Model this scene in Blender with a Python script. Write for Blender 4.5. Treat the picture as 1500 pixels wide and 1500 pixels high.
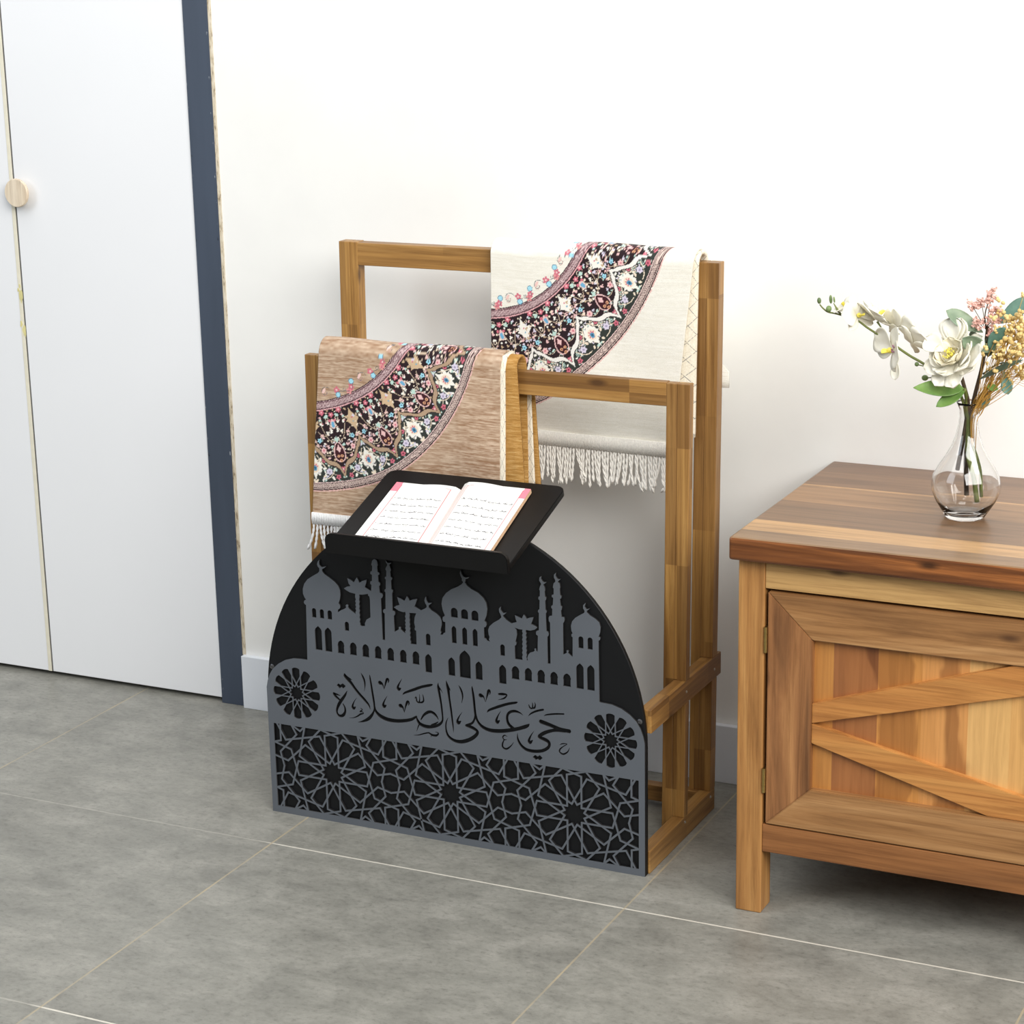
import bpy, bmesh, math, random
import numpy as np
from mathutils import Vector, Matrix
for _o in list(bpy.data.objects): bpy.data.objects.remove(_o, do_unlink=True)
SC = bpy.context.scene
COL = SC.collection
PI = math.pi

# ------------------------------------------------------------------ camera
cd = bpy.data.cameras.new('camera'); cam = bpy.data.objects.new('camera', cd); COL.objects.link(cam)
cd.sensor_width = 36.0; cd.lens = 3227.09 * 36.0 / 1500.0
cd.shift_x = -0.00303; cd.shift_y = 0.02928
cd.clip_start = 0.05; cd.clip_end = 60
cam.matrix_world = Matrix([[0.90278, -0.101739, 0.417896, 1.150479], [0.429722, 0.25421, -0.866439, -3.236136], [-0.018083, 0.961783, 0.273215, 1.393883], [0.0, 0.0, 0.0, 1.0]])
SC.camera = cam

# ------------------------------------------------------------------ world, lights, exposure
w = bpy.data.worlds.new('world'); SC.world = w; w.use_nodes = True
w.node_tree.nodes['Background'].inputs[0].default_value = (0.86, 0.93, 1.0, 1)
w.node_tree.nodes['Background'].inputs[1].default_value = 0.07

def area(name, loc, target, sx, sy, power, col):
    ld = bpy.data.lights.new(name, 'AREA'); ld.shape = 'RECTANGLE'; ld.size = sx; ld.size_y = sy
    ld.energy = power; ld.color = col
    o = bpy.data.objects.new(name, ld); COL.objects.link(o); o.location = loc
    o.rotation_euler = (Vector(target) - Vector(loc)).to_track_quat('-Z', 'Y').to_euler()
    return o
area('left_fill_light', (-2.6, -2.8, 2.3), (-0.9, -0.1, 1.0), 1.6, 1.6, 32, (0.84, 0.92, 1.0))  # cool fill added from the left to brighten doors and wall, source unseen
area('shopfront_light', (3.0, -2.9, 2.9), (-0.1, -0.1, 0.75), 3.6, 2.2, 275, (1.0, 0.985, 0.955))
area('ceiling_bounce_fill', (-0.7, -1.6, 3.1), (-0.5, -0.7, 0.0), 3.4, 2.2, 56, (1.0, 0.99, 0.98))  # soft overhead fill added in place of light bounced off the ceiling
vs = SC.view_settings
vs.view_transform = 'Standard'; vs.look = 'None'; vs.gamma = 1.0; vs.use_curve_mapping = False
vs.exposure = -0.03

# ------------------------------------------------------------------ object helpers
def link(o, parent=None):
    COL.objects.link(o)
    if parent is not None: o.parent = parent
    return o
def tag(o, label, cat, group=None):
    o['label'] = label; o['category'] = cat
    if group: o['group'] = group
    return o
def thing(name, label, cat, loc, group=None):
    o = bpy.data.objects.new(name, None); o.empty_display_size = 0.05
    o.location = loc; link(o); return tag(o, label, cat, group)
def org(parent):
    v = Vector((0, 0, 0))
    while parent is not None:
        v += Vector(parent.location); parent = parent.parent
    return v
def mk(name, verts, faces, mat, parent=None, smooth=False, mats=None, fmat=None):
    off = org(parent)
    me = bpy.data.meshes.new(name)
    me.from_pydata([tuple(Vector(v) - off) for v in verts], [], [tuple(f) for f in faces]); 
    for m in (mats or [mat]): me.materials.append(m)
    if fmat is not None: me.polygons.foreach_set('material_index', fmat)
    if smooth: me.polygons.foreach_set('use_smooth', [True] * len(me.polygons))
    me.update()
    return link(bpy.data.objects.new(name, me), parent)
def mkbm(name, bm, mat, parent=None, smooth=False, mats=None):
    off = org(parent)
    bmesh.ops.translate(bm, verts=bm.verts, vec=-off)
    bmesh.ops.recalc_face_normals(bm, faces=bm.faces)
    me = bpy.data.meshes.new(name); bm.to_mesh(me); bm.free()
    for m in (mats or [mat]): me.materials.append(m)
    if smooth: me.polygons.foreach_set('use_smooth', [True] * len(me.polygons))
    return link(bpy.data.objects.new(name, me), parent)
def struct(o): o['kind'] = 'structure'; return o
def addbox(bm, x0, x1, y0, y1, z0, z1, bev=0.0, lean=0.0):
    b = bmesh.new(); bmesh.ops.create_cube(b, size=1.0)
    for v in b.verts:
        v.co = Vector((x0 + (v.co.x + .5) * (x1 - x0), y0 + (v.co.y + .5) * (y1 - y0), z0 + (v.co.z + .5) * (z1 - z0)))
        v.co.x += lean * v.co.z
    if bev > 0: bmesh.ops.bevel(b, geom=list(b.edges), offset=bev, segments=2, affect='EDGES', profile=.5)
    merge(bm, b)
def merge(bm, b):
    me = bpy.data.meshes.new('t'); b.to_mesh(me); b.free(); bm.from_mesh(me); bpy.data.meshes.remove(me)
def box(name, x0, x1, y0, y1, z0, z1, mat, parent=None, bev=0.0015, lean=0.0):
    bm = bmesh.new(); addbox(bm, x0, x1, y0, y1, z0, z1, bev, lean); return mkbm(name, bm, mat, parent)
def frame_of(t):
    t = t.normalized(); a = Vector((0, 0, 1)) if abs(t.z) < .9 else Vector((1, 0, 0))
    u = t.cross(a).normalized(); return u, t.cross(u).normalized()
def addtube(bm, pts, rad, n=8, cap=True):
    pts = [Vector(p) for p in pts]; rings = []; pu = None
    for i, p in enumerate(pts):
        t = (pts[min(i + 1, len(pts) - 1)] - pts[max(i - 1, 0)])
        if pu is None: u, v = frame_of(t)
        else:
            tn = t.normalized(); u = (pu - tn * pu.dot(tn)).normalized(); v = tn.cross(u)
        pu = u
        r = rad[i] if hasattr(rad, '__len__') else rad
        rings.append([bm.verts.new(p + (u * math.cos(2 * PI * k / n) + v * math.sin(2 * PI * k / n)) * r) for k in range(n)])
    for a, b in zip(rings, rings[1:]):
        for k in range(n): bm.faces.new((a[k], a[(k + 1) % n], b[(k + 1) % n], b[k]))
    if cap:
        bm.faces.new(list(reversed(rings[0]))); bm.faces.new(rings[-1])
def smoothpts(pts, n=6):
    P = [Vector(p) for p in pts]; P = [P[0] * 2 - P[1]] + P + [P[-1] * 2 - P[-2]]; out = []
    for i in range(1, len(P) - 2):
        a, b, c, d = P[i - 1:i + 3]
        for k in range(n):
            t = k / n; out.append(.5 * (2 * b + (c - a) * t + (2 * a - 5 * b + 4 * c - d) * t * t + (3 * b - a - 3 * c + d) * t ** 3))
    out.append(P[-2]); return out
def addlathe(bm, prof, c, n=40, lobes=0, amp=0.0):
    rings = []
    for r, z in prof:
        if r < 1e-6: rings.append([bm.verts.new((c[0], c[1], c[2] + z))]); continue
        rings.append([bm.verts.new((c[0] + r * (1 + amp * math.cos(lobes * 2 * PI * k / n)) * math.cos(2 * PI * k / n),
                                    c[1] + r * (1 + amp * math.cos(lobes * 2 * PI * k / n)) * math.sin(2 * PI * k / n), c[2] + z)) for k in range(n)])
    for a, b in zip(rings, rings[1:]):
        for k in range(n):
            if len(a) == 1 and len(b) == 1: continue
            if len(a) == 1: bm.faces.new((a[0], b[(k + 1) % n], b[k]))
            elif len(b) == 1: bm.faces.new((a[k], a[(k + 1) % n], b[0]))
            else: bm.faces.new((a[k], a[(k + 1) % n], b[(k + 1) % n], b[k]))
def addball(bm, c, r, sz=1.0, seg=10, axis=None):
    b = bmesh.new(); bmesh.ops.create_uvsphere(b, u_segments=seg, v_segments=max(6, seg * 2 // 3), radius=r)
    for v in b.verts: v.co.z *= sz
    if axis is not None: bmesh.ops.rotate(b, verts=b.verts, matrix=Vector(axis).to_track_quat('Z', 'Y').to_matrix())
    bmesh.ops.translate(b, verts=b.verts, vec=Vector(c)); merge(bm, b)
def plate(name, polys, y_front, thick, mat, parent, x0=0.0):
    """A flat sheet standing in the XZ plane: first polygon is the outline, the others are cut out."""
    cu = bpy.data.curves.new('t', 'CURVE'); cu.dimensions = '2D'; cu.fill_mode = 'BOTH'; cu.extrude = thick / 2
    for p in polys:
        s = cu.splines.new('POLY'); s.points.add(len(p) - 1); s.use_cyclic_u = True
        for q, (a, b) in zip(s.points, p): q.co = (a, b, 0, 1)
    o = bpy.data.objects.new('t', cu); COL.objects.link(o)
    dg = bpy.context.evaluated_depsgraph_get(); me = bpy.data.meshes.new_from_object(o.evaluated_get(dg))
    bpy.data.objects.remove(o); bpy.data.curves.remove(cu)
    bm = bmesh.new(); bm.from_mesh(me); bpy.data.meshes.remove(me)
    for v in bm.verts: v.co = Vector((v.co.x + x0, y_front + thick / 2 - v.co.z, v.co.y))
    bmesh.ops.remove_doubles(bm, verts=bm.verts, dist=1e-6)
    return mkbm(name, bm, mat, parent)

# ------------------------------------------------------------------ materials
def S(r, g, b, a=1.0):
    f = lambda c: (c / 255 / 12.92) if c / 255 <= .04045 else ((c / 255 + .055) / 1.055) ** 2.4
    return (f(r), f(g), f(b), a)
class NT:
    def __init__(s, name):
        s.m = bpy.data.materials.new(name); s.m.use_nodes = True; s.t = s.m.node_tree; s.b = s.t.nodes['Principled BSDF']
    def n(s, typ, **kw):
        o = s.t.nodes.new(typ)
        for k, v in kw.items():
            if k.startswith('i_'): o.inputs[k[2:].replace('_', ' ')].default_value = v
            else: setattr(o, k, v)
        return o
    def l(s, a, b): s.t.links.new(a, b)
    def math(s, op, a, b=None, c=None):
        o = s.n('ShaderNodeMath', operation=op)
        for i, v in enumerate((a, b, c)):
            if v is None: continue
            if isinstance(v, (int, float)): o.inputs[i].default_value = v
            else: s.l(v, o.inputs[i])
        return o.outputs[0]
    def coord(s, scale=(1, 1, 1), kind='Object', rnd=0.0):
        tc = s.n('ShaderNodeTexCoord'); mp = s.n('ShaderNodeMapping'); mp.inputs['Scale'].default_value = scale
        s.l(tc.outputs[kind], mp.inputs['Vector'])
        if rnd:
            oi = s.n('ShaderNodeObjectInfo'); k = s.math('MULTIPLY', oi.outputs['Random'], rnd)
            cb = s.n('ShaderNodeCombineXYZ'); s.l(k, cb.inputs[0]); s.l(k, cb.inputs[1]); s.l(k, cb.inputs[2]); s.l(cb.outputs[0], mp.inputs['Location'])
        return mp.outputs[0]
    def noise(s, vec, scale, detail=4, rough=.55, dist=0.0):
        o = s.n('ShaderNodeTexNoise'); s.l(vec, o.inputs['Vector'])
        o.inputs['Scale'].default_value = scale; o.inputs['Detail'].default_value = detail; o.inputs['Roughness'].default_value = rough; o.inputs['Distortion'].default_value = dist
        return o.outputs['Fac']
    def ramp(s, fac, stops, interp='LINEAR'):
        o = s.n('ShaderNodeValToRGB'); cr = o.color_ramp; cr.interpolation = interp
        while len(cr.elements) < len(stops): cr.elements.new(.5)
        for e, (p, c) in zip(cr.elements, stops): e.position = p; e.color = c
        s.l(fac, o.inputs[0]); return o.outputs[0]
    def mix(s, fac, a, b, blend='MIX'):
        o = s.n('ShaderNodeMix', data_type='RGBA', blend_type=blend)
        for sock, v in ((o.inputs['Factor'], fac), (o.inputs['A'], a), (o.inputs['B'], b)):
            if isinstance(v, (int, float, tuple)): sock.default_value = v
            else: s.l(v, sock)
        return o.outputs['Result']
    def bump(s, h, strength=.2, dist=.002):
        o = s.n('ShaderNodeBump'); o.inputs['Strength'].default_value = strength; o.inputs['Distance'].default_value = dist
        s.l(h, o.inputs['Height']); s.l(o.outputs[0], s.b.inputs['Normal'])
    def base(s, c, rough=.5, metal=0.0, spec=None):
        if isinstance(c, tuple): s.b.inputs['Base Color'].default_value = c
        else: s.l(c, s.b.inputs['Base Color'])
        if isinstance(rough, (int, float)): s.b.inputs['Roughness'].default_value = rough
        else: s.l(rough, s.b.inputs['Roughness'])
        s.b.inputs['Metallic'].default_value = metal
        if spec is not None: s.b.inputs['Specular IOR Level'].default_value = spec
        return s.m
def plain(name, c, rough=.5, metal=0.0, var=.06, scale=60, spec=None, bump=0.0):
    t = NT(name); v = t.coord(); f = t.noise(v, scale, 4)
    d = tuple(max(0, x * (1 - var * 2)) for x in c[:3]) + (1,); e = tuple(min(1, x * (1 + var)) for x in c[:3]) + (1,)
    if bump: t.bump(f, bump, .001)
    return t.base(t.ramp(f, [(.3, d), (.7, e)]), rough, metal, spec)
def wood(name, light, mid, dark, axis, scale=1.0, block=None, rough=.42, rnd=7.0, contrast=1.0):
    t = NT(name); sc = [26 * scale] * 3; sc[axis] = 1.6 * scale
    v = t.coord(tuple(sc), rnd=rnd); f = t.noise(v, 1.0, 6, .6, 1.4)
    v2 = t.coord(tuple([170 if i != axis else 5 for i in range(3)]), rnd=rnd); g = t.noise(v2, 1.0, 5, .7, .5)
    c = t.ramp(f, [(.5 - .28 * contrast, dark), (.5, mid), (.5 + .25 * contrast, light)])
    c = t.mix(.68, c, t.ramp(g, [(.34, (.5, .43, .36, 1)), (.56, (1, 1, 1, 1))]), 'MULTIPLY')
    if block:
        v3 = t.coord(block, rnd=rnd * 3); fl = t.n('ShaderNodeVectorMath', operation='FLOOR'); t.l(v3, fl.inputs[0])
        wn = t.n('ShaderNodeTexWhiteNoise', noise_dimensions='3D'); t.l(fl.outputs[0], wn.inputs['Vector'])
        c = t.mix(1.0, c, t.ramp(wn.outputs['Value'], [(0, (.62, .56, .5, 1)), (.5, (.92, .9, .86, 1)), (1, (1.12, 1.1, 1.0, 1))]), 'MULTIPLY')
    v4 = t.coord(tuple([16 if i != axis else 6 for i in range(3)]), rnd=rnd); vo = t.n('ShaderNodeTexVoronoi'); t.l(v4, vo.inputs['Vector']); vo.inputs['Scale'].default_value = 1.0
    c = t.mix(t.ramp(vo.outputs['Distance'], [(.045, (.8, .8, .8, 1)), (.12, (0, 0, 0, 1))]), c, (dark[0] * .35, dark[1] * .3, dark[2] * .3, 1))
    t.bump(g, .12, .0006)
    return t.base(c, rough)
RW = (S(190, 150, 92), S(162, 121, 68), S(118, 84, 46))
M = {}
M['post'] = wood('rack wood upright', *RW, 2, block=(55, 55, 5.5))
M['bar'] = wood('rack wood crosswise', *RW, 0, block=(5, 60, 30))
M['rail'] = wood('rack wood lengthwise', *RW, 1, block=(60, 6, 30))
CW = (S(212, 160, 92), S(186, 130, 68), S(140, 92, 48))
M['leg'] = wood('cabinet wood upright', S(200, 152, 92), S(173, 123, 69), S(130, 88, 47), 2, .8)
M['stile'] = wood('door stile wood', S(188, 136, 86), S(150, 102, 62), S(98, 64, 38), 2, .75, contrast=.8)
M['crossrail'] = wood('door rail wood', S(186, 142, 94), S(156, 112, 68), S(114, 78, 46), 0, .8, contrast=.85)
M['lowrail'] = wood('bottom rail wood', S(176, 122, 74), S(146, 96, 54), S(104, 66, 36), 0, .7)
M['apron'] = wood('apron wood', S(214, 178, 124), S(196, 156, 100), S(150, 112, 68), 0, .7)
M['brace'] = wood('brace wood', S(206, 150, 84), S(186, 126, 66), S(146, 92, 46), 0, .6)
M['edge'] = wood('tabletop edge wood', S(176, 110, 58), S(116, 69, 36), S(54, 31, 17), 0, .9, rough=.3, contrast=.8)
def top_mat():
    t = NT('tabletop planks'); tc = t.n('ShaderNodeTexCoord'); sp = t.n('ShaderNodeSeparateXYZ'); t.l(tc.outputs['Object'], sp.inputs[0])
    wob = t.math('MULTIPLY_ADD', t.noise(t.coord((2.5, 30, 1)), 1.0, 4), .02, -.01)
    y = t.math('MULTIPLY_ADD', t.math('ADD', sp.outputs['Y'], t.math('MULTIPLY', wob, .25)), 1 / .48, 1.0)
    pl = t.ramp(y, [(0.0, S(140, 110, 78)), (.1, S(188, 148, 100)), (.215, S(126, 96, 68)), (.46, S(152, 116, 80)), (.655, S(192, 150, 102)), (.67, S(134, 100, 70)), (.86, S(120, 88, 62))], 'CONSTANT')
    f = t.noise(t.coord((2.2, 24, 20)), 1.0, 7, .65, 2.2)
    c = t.mix(.8, pl, t.ramp(f, [(.3, (.5, .45, .4, 1)), (.5, (.92, .9, .88, 1)), (.7, (1.12, 1.08, 1.02, 1))]), 'MULTIPLY')
    g = t.noise(t.coord((5, 170, 100)), 1.0, 5, .7, .4); c = t.mix(.5, c, t.ramp(g, [(.34, (.55, .48, .42, 1)), (.55, (1, 1, 1, 1))]), 'MULTIPLY')
    t.bump(f, .05, .0005)
    return t.base(c, .3)
M['top'] = top_mat()
def plank_mat():
    t = NT('door planks'); tc = t.n('ShaderNodeTexCoord'); sp = t.n('ShaderNodeSeparateXYZ'); t.l(tc.outputs['Object'], sp.inputs[0])
    x = t.math('MULTIPLY_ADD', sp.outputs['X'], 1 / .36, -.1099 / .36)
    f0 = t.noise(t.coord((6, 1, 5.0)), 1.0, 3, .5, .3)
    x2 = t.math('ADD', x, t.math('MULTIPLY_ADD', f0, .3, -.15))
    pl = t.ramp(x, [(0.0, S(186, 128, 66)), (.071, S(150, 96, 56)), (.25, S(196, 136, 72)), (.42, S(206, 146, 84)), (.6, S(216, 170, 108)), (.76, S(210, 160, 98)), (.88, S(180, 124, 70))], 'CONSTANT')
    hw = t.ramp(x2, [(.08, (1, 1, 1, 1)), (.12, (1.2, 1.22, 1.15, 1)), (.22, (1.1, 1.1, 1.05, 1)), (.235, (.58, .5, .45, 1)), (.36, (.66, .6, .55, 1)), (.375, (1.05, 1.05, 1, 1)), (.5, (1, 1, 1, 1)), (.52, (.5, .44, .4, 1)), (.58, (.58, .5, .45, 1)), (.6, (1, 1, 1, 1)), (.78, (1.05, 1.05, 1, 1)), (.8, (.8, .76, .72, 1))])
    c = t.mix(.85, pl, hw, 'MULTIPLY')
    g = t.noise(t.coord((130, 10, 6)), 1.0, 4, .6, .8)
    c = t.mix(.5, c, t.ramp(g, [(.3, (.6, .55, .5, 1)), (.6, (1, 1, 1, 1))]), 'MULTIPLY')
    return t.base(c, .42)
M['plank'] = plank_mat()
def floor_mat():
    t = NT('grey stone tiles'); tc = t.n('ShaderNodeTexCoord'); sp = t.n('ShaderNodeSeparateXYZ'); t.l(tc.outputs['Object'], sp.inputs[0])
    def line(sock, o, per, hw):
        k = t.math('DIVIDE', t.math('SUBTRACT', sock, o), per); fr = t.math('ABSOLUTE', t.math('SUBTRACT', t.math('FRACT', t.math('ADD', k, .5)), .5))
        return t.math('MULTIPLY', fr, per), k
    dx, kx = line(sp.outputs['X'], -1.1932, .6, 0); dy, ky = line(sp.outputs['Y'], -.5218, .5888, 0)
    cell = t.n('ShaderNodeCombineXYZ'); t.l(t.math('FLOOR', kx), cell.inputs[0]); t.l(t.math('FLOOR', ky), cell.inputs[1])
    wn = t.n('ShaderNodeTexWhiteNoise', noise_dimensions='3D'); t.l(cell.outputs[0], wn.inputs['Vector'])
    va = t.n('ShaderNodeVectorMath', operation='MULTIPLY_ADD'); t.l(cell.outputs[0], va.inputs[0]); va.inputs[1].default_value = (3.7, 5.1, 0); t.l(tc.outputs['Object'], va.inputs[2])
    big = t.noise(va.outputs[0], 2.2, 5, .6); st = t.n('ShaderNodeMapping'); t.l(va.outputs[0], st.inputs['Vector']); st.inputs['Scale'].default_value = (1, 1.5, 1)
    med = t.noise(st.outputs[0], 9, 8, .74, .3); fine = t.noise(st.outputs[0], 85, 6, .78)
    c = t.ramp(med, [(.3, S(118, 117, 111)), (.5, S(140, 139, 132)), (.7, S(160, 158, 151))])
    c = t.mix(.55, c, t.ramp(big, [(.3, (.8, .79, .77, 1)), (.7, (1.05, 1.05, 1.04, 1))]), 'MULTIPLY')
    c = t.mix(.75, c, t.ramp(fine, [(.34, (.62, .62, .61, 1)), (.47, (.98, .98, .97, 1)), (.58, (1.06, 1.06, 1.05, 1)), (.7, (1.22, 1.22, 1.2, 1))]), 'MULTIPLY')
    c = t.mix(.5, c, t.ramp(wn.outputs['Value'], [(0, (.9, .9, .9, 1)), (1, (1.04, 1.04, 1.04, 1))]), 'MULTIPLY')
    rag = t.math('MULTIPLY', t.noise(t.coord((60, 60, 60)), 1.0, 4), .0018)
    gx = t.math('LESS_THAN', dx, t.math('ADD', rag, .0006)); gy = t.math('LESS_THAN', dy, t.math('ADD', rag, .0008))
    far = t.n('ShaderNodeMapRange'); t.l(sp.outputs['X'], far.inputs['Value']); far.inputs['From Min'].default_value = -.62; far.inputs['From Max'].default_value = -.58; far.inputs['To Min'].default_value = .25; far.inputs['To Max'].default_value = 1.0
    c = t.mix(t.math('MULTIPLY', gy, far.outputs[0]), c, S(205, 200, 188))
    c = t.mix(t.math('MULTIPLY', gx, t.ramp(t.noise(t.coord((9, 9, 9)), 1.0, 3), [(.35, (.35, .35, .35, 1)), (.65, (.85, .85, .85, 1))])), c, S(176, 161, 132))
    t.bump(med, .05, .001)
    return t.base(c, t.ramp(med, [(.3, (.34, .34, .34, 1)), (.7, (.46, .46, .46, 1))]), spec=.4)
M['floor'] = floor_mat()
M['wall'] = plain('white wall paint', S(243, 242, 238), .6, var=.012, scale=9, bump=.02)
M['door'] = plain('white door laminate', S(240, 241, 243), .35, var=.006, scale=3)
M['baseboard'] = plain('white baseboard', S(232, 236, 242), .4, var=.01, scale=10)
M['cream'] = plain('yellowed edge banding', S(232, 226, 206), .5, var=.03)
M['seamshade'] = plain('painted seam shade', S(112, 110, 106), .8)  # shade between the door leaves, put into a grey colour
M['gap'] = plain('dark gap backing', S(40, 40, 42), .8)
def trim_mat():
    t = NT('slate blue painted steel'); tc = t.n('ShaderNodeTexCoord'); sp = t.n('ShaderNodeSeparateXYZ'); t.l(tc.outputs['Object'], sp.inputs[0])
    f = t.noise(t.coord((14, 1, 1.5)), 1.0, 5); c = t.ramp(f, [(.3, S(58, 67, 81)), (.7, S(70, 80, 96))])
    ch = t.noise(t.coord((160, 1, 60)), 1.0, 5, .7)
    ed = t.math('LESS_THAN', t.math('MINIMUM', t.math('SUBTRACT', sp.outputs['X'], -1.0185), t.math('SUBTRACT', -.9687, sp.outputs['X'])), .004)
    c = t.mix(t.math('MULTIPLY', t.math('GREATER_THAN', ch, .64), ed), c, S(150, 155, 160))
    c = t.mix(t.math('MULTIPLY', t.math('LESS_THAN', ch, .36), ed), c, S(28, 30, 34))
    return t.base(c, .5)
M['trim'] = trim_mat()
def caulk_mat():
    t = NT('rough caulk strip'); f = t.noise(t.coord((220, 1, 40)), 1.0, 4, .7)
    return t.base(t.ramp(f, [(.34, S(120, 100, 76)), (.46, S(206, 192, 166)), (.7, S(232, 224, 208))]), .8)
M['caulk'] = caulk_mat()
M['black'] = plain('matte black board', S(18, 19, 21), .5, var=.04, scale=30, spec=.25)
M['slate'] = plain('slate grey laser cut board', S(89, 94, 101), .5, var=.03, scale=8)
M['charred'] = plain('dark laser cut edge', S(26, 25, 25), .6)
M['trayblack'] = plain('satin black tray', S(15, 15, 16), .42, var=.04, scale=30, spec=.25)
M['screw'] = plain('zinc screw', S(205, 205, 200), .35, 1.0)
M['darkscrew'] = plain('dark screw', S(120, 120, 122), .4, 1.0)
M['brass'] = plain('aged brass', S(176, 150, 92), .4, 1.0, var=.1)
M['birch'] = wood('pale birch knob', S(236, 224, 206), S(230, 214, 190), S(218, 196, 168), 2, .8)
def attr_mat(name, rough=.9, bump=0.3, sheen=.15):
    t = NT(name); a = t.n('ShaderNodeAttribute', attribute_name='Col'); f = t.noise(t.coord(), 900, 2)
    c = t.mix(.35, a.outputs['Color'], t.ramp(f, [(.3, (.72, .72, .72, 1)), (.6, (1.05, 1.05, 1.05, 1))]), 'MULTIPLY')
    if bump: t.bump(f, bump, .0008)
    m = t.base(c, rough, spec=.15); t.b.inputs['Sheen Weight'].default_value = sheen; return m
M['weave'] = attr_mat('woven floral chenille')
M['page'] = attr_mat('printed page', .6, 0.0, 0.0)
def chenille(name, a, b, c):
    t = NT(name); f = t.noise(t.coord((45, 200, 500)), 1.0, 4, .6); g = t.noise(t.coord(), 700, 2)
    t.bump(g, .4, .001); return t.base(t.mix(.3, t.ramp(f, [(.3, a), (.5, b), (.7, c)]), t.ramp(g, [(.3, (.6, .6, .6, 1)), (.6, (1, 1, 1, 1))]), 'MULTIPLY'), .9, spec=.1)
M['goldpile'] = chenille('golden brown pile', S(150, 108, 52), S(178, 134, 74), S(202, 164, 106))
M['whitepile'] = chenille('ivory pile', S(232, 228, 214), S(242, 239, 228), S(248, 246, 238))
def hem_mat():
    t = NT('quilted cream hem'); tc = t.n('ShaderNodeTexCoord'); sp = t.n('ShaderNodeSeparateXYZ'); t.l(tc.outputs['UV'], sp.inputs[0])
    a = t.math('ABSOLUTE', t.math('SUBTRACT', t.math('FRACT', t.math('ADD', t.math('MULTIPLY', sp.outputs['Y'], 1 / .026), .0)), .5))
    u = t.math('ABSOLUTE', t.math('SUBTRACT', sp.outputs['X'], .5))
    d1 = t.math('ABSOLUTE', t.math('SUBTRACT', a, t.math('MULTIPLY', u, 1.0))); 
    f = t.noise(t.coord(), 400, 2)
    ln = t.math('MULTIPLY', t.math('LESS_THAN', d1, .032), t.math('GREATER_THAN', f, .44))
    c = t.mix(ln, t.ramp(f, [(.3, S(226, 216, 194)), (.7, S(242, 234, 216))]), S(160, 155, 146))
    t.bump(f, .2, .001); return t.base(c, .85, spec=.1)
M['hem'] = hem_mat()
M['fringe'] = plain('ivory cotton fringe', S(236, 232, 224), .85, var=.05, scale=300, spec=.1)
M['whitefringe'] = plain('white cotton fringe', S(238, 238, 238), .85, var=.05, scale=300, spec=.1)
M['orangeedge'] = plain('tan page edge', S(226, 186, 150), .7, var=.1, scale=200)
M['cover'] = plain('crimson book cover', S(150, 60, 66), .5)
def glass_mat():
    t = NT('clear glass'); t.b.inputs['Transmission Weight'].default_value = 1.0; t.b.inputs['IOR'].default_value = 1.45
    return t.base((.985, .99, .99, 1), .01)
M['glass'] = glass_mat()
def leafm(name, a, b, rough=.5):
    t = NT(name); f = t.noise(t.coord(rnd=5.0), 40, 5, .6); m = t.base(t.ramp(f, [(.3, a), (.7, b)]), rough); t.b.inputs['Subsurface Weight'].default_value = 0.0; return m
M['petal'] = leafm('ivory petal', S(228, 224, 206), S(242, 239, 228), .6)
M['petalwarm'] = leafm('cream petal', S(228, 218, 186), S(240, 234, 214), .6)
M['yellow'] = leafm('yellow throat', S(226, 206, 60), S(244, 232, 110))
M['pinkspot'] = leafm('pink speckle', S(170, 110, 140), S(200, 150, 170))
M['bud'] = leafm('green bud', S(84, 104, 62), S(122, 144, 88))
M['stem'] = leafm('green stem', S(88, 98, 44), S(120, 128, 66))
M['brownstem'] = leafm('brown stem', S(58, 46, 34), S(88, 70, 50))
M['sage'] = leafm('sage leaf', S(104, 124, 102), S(142, 160, 132))
M['teal'] = leafm('teal leaf', S(72, 112, 100), S(112, 150, 134))
M['darksage'] = leafm('dark sage leaf', S(62, 76, 62), S(92, 106, 86))
M['green'] = leafm('fresh green leaf', S(86, 124, 56), S(126, 158, 80))
M['pink'] = leafm('dusty pink floret', S(218, 164, 150), S(240, 206, 194), .7)
M['gold'] = leafm('golden dried floret', S(204, 168, 98), S(236, 216, 156), .7)
M['goldstem'] = leafm('golden straw', S(178, 132, 56), S(210, 168, 88))

# ------------------------------------------------------------------ the room
struct(box('floor', -4.5, 4.5, -6.0, .12, -.1, 0, M['floor'], bev=0))
struct(box('wall_back', -.9665, 3.2, 0, .1, 0, 3.0, M['wall'], bev=0))
struct(box('gap_backing', -4.5, -.9665, .06, .1, 0, 3.0, M['gap'], bev=0))  # backing sheet behind the doors, coloured dark so their gaps look shaded
struct(box('baseboard_back', -.966, 3.2, -.012, 0, 0, .1008, M['baseboard'], bev=.001))
struct(box('trim_1', -1.0185, -.9687, -.003, .05, .0, 3.0, M['trim'], bev=.0006))
struct(box('trim_2', -.9687, -.9625, -.0015, .02, .1, 3.0, M['caulk'], bev=0))
struct(box('door_1', -1.4045, -1.0200, 0, .035, .009, 2.9, M['door'], bev=.0012))
d2 = struct(box('door_2', -2.05, -1.4075, 0, .035, .009, 2.9, M['door'], bev=.0012))
box('edge_band', -1.4150, -1.4073, -.0008, .01, .009, 2.9, M['cream'], d2, bev=.0006)
box('seam_shade', -1.4073, -1.4056, .0003, .02, .009, 2.9, M['seamshade'], d2, bev=0)  # thin strip painted as the shadow gap between the two leaves
bm = bmesh.new()
addlathe(bm, [(0, 0), (.0065, 0), (.0065, .0115), (.0245, .0118), (.0258, .0135), (.0258, .0165), (.0245, .0182), (0, .0188)], (0, 0, 0), 40)
bmesh.ops.rotate(bm, verts=bm.verts, matrix=Matrix.Rotation(PI / 2, 3, 'X')); bmesh.ops.translate(bm, verts=bm.verts, vec=(-1.3885, -.0006, .9295))
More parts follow.
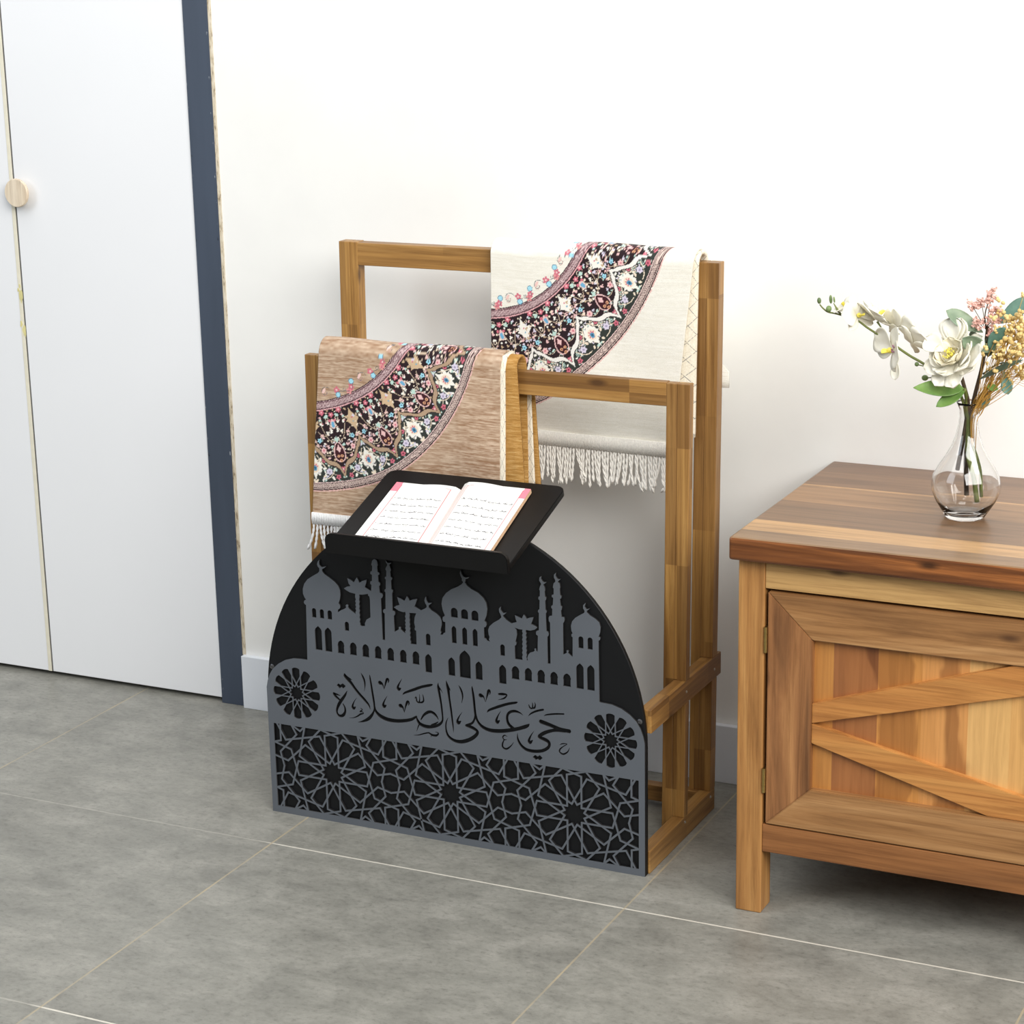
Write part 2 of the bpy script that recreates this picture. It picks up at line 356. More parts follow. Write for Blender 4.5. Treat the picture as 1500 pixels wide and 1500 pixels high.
mkbm('door_knob', bm, M['birch'], d2, False)
rs = random.Random(5); bm = bmesh.new()
for cx, cz, r, h in ((-1.4095, .738, .004, .012), (-1.414, .749, .0025, .004), (-1.4075, .674, .004, .012), (-1.4135, .686, .003, .006), (-1.4105, .757, .002, .004)):
    ring = [bm.verts.new((cx + r * math.cos(k * PI / 6) * rs.uniform(.6, 1.2), -.0013, cz + h * math.sin(k * PI / 6) * rs.uniform(.6, 1.2))) for k in range(12)]
    r2 = [bm.verts.new(v.co + Vector((0, .001, 0))) for v in ring]
    bm.faces.new(ring); bm.faces.new(r2[::-1])
    for k in range(12): bm.faces.new((ring[k], r2[k], r2[(k + 1) % 12], ring[(k + 1) % 12]))
gm = mkbm('glue_stain', bm, plain('dried yellow glue', S(222, 212, 150), .6), d2); gm['label'] = 'yellowed glue spots'

# ------------------------------------------------------------------ rug rack
rack = thing('prayer_rug_rack', 'wooden prayer rug rack with black domed front panel, mosque cutout and book tray', 'rug rack', (-.3334, -.256, 0))
LEAN = .0108
def post(x0, x1, y0, y1, zt, side):
    bm = bmesh.new(); s = (x1 - x0) * .46
    xi = (x0, x1 - .0202) if side > 0 else (x0 + .0202, x1)
    xo = (x1 - .0202, x1) if side > 0 else (x0, x0 + .0202)
    addbox(bm, xi[0], xi[1], y0, y1, 0.002, zt, .0012, LEAN)
    addbox(bm, xo[0], xo[1], y0, y1, .0368, .2255, .001, LEAN); addbox(bm, xo[0], xo[1], y0, y1, .2627, zt, .001, LEAN)
    return mkbm('post', bm, M['post'], rack)
post(-.0415, -.0040, -.256, -.240, .7255, 1); post(-.6620, -.6250, -.256, -.240, .727, -1)
post(-.0410, -.0045, -.140, -.117, .8885, 1); post(-.6600, -.6255, -.140, -.117, .8925, -1)
for x0, x1 in ((-.0240, -.0040), (-.6600, -.6400)):
    box('bottom_rail', x0, x1, -.396, -.1185, 0, .0366, M['rail'], rack, .0012)
    box('middle_rail', x0 + .0026, x1 + .0026, -.396, -.1005, .2258, .2625, M['rail'], rack, .0012)
box('top_bar', -.617, -.0335, -.2555, -.240, .6900, .7265, M['bar'], rack, .0012)
box('top_bar', -.617, -.0320, -.1395, -.117, .8545, .8915, M['bar'], rack, .0012)
box('cross_bar', -.6400, -.0240, -.150, -.130, .010, .0364, M['bar'], rack, .001)
def screw(c, axis, r, mat, parent):
    bm = bmesh.new(); addlathe(bm, [(0, 0), (r, 0), (r, .0006), (r * .55, .0014), (r * .5, .0009), (0, .0009)], (0, 0, 0), 16)
    bmesh.ops.rotate(bm, verts=bm.verts, matrix=Vector(axis).to_track_quat('Z', 'Y').to_matrix()); bmesh.ops.translate(bm, verts=bm.verts, vec=c)
    return mkbm('screw', bm, mat, parent)
for y, z, dx in ((-.2534, .2448, .0026), (-.1313, .2421, .0026), (-.2516, .0282, 0), (-.1385, .0275, 0)):
    screw((-.004 + dx, y, z), (1, 0, 0), .0022, M['screw'], rack)
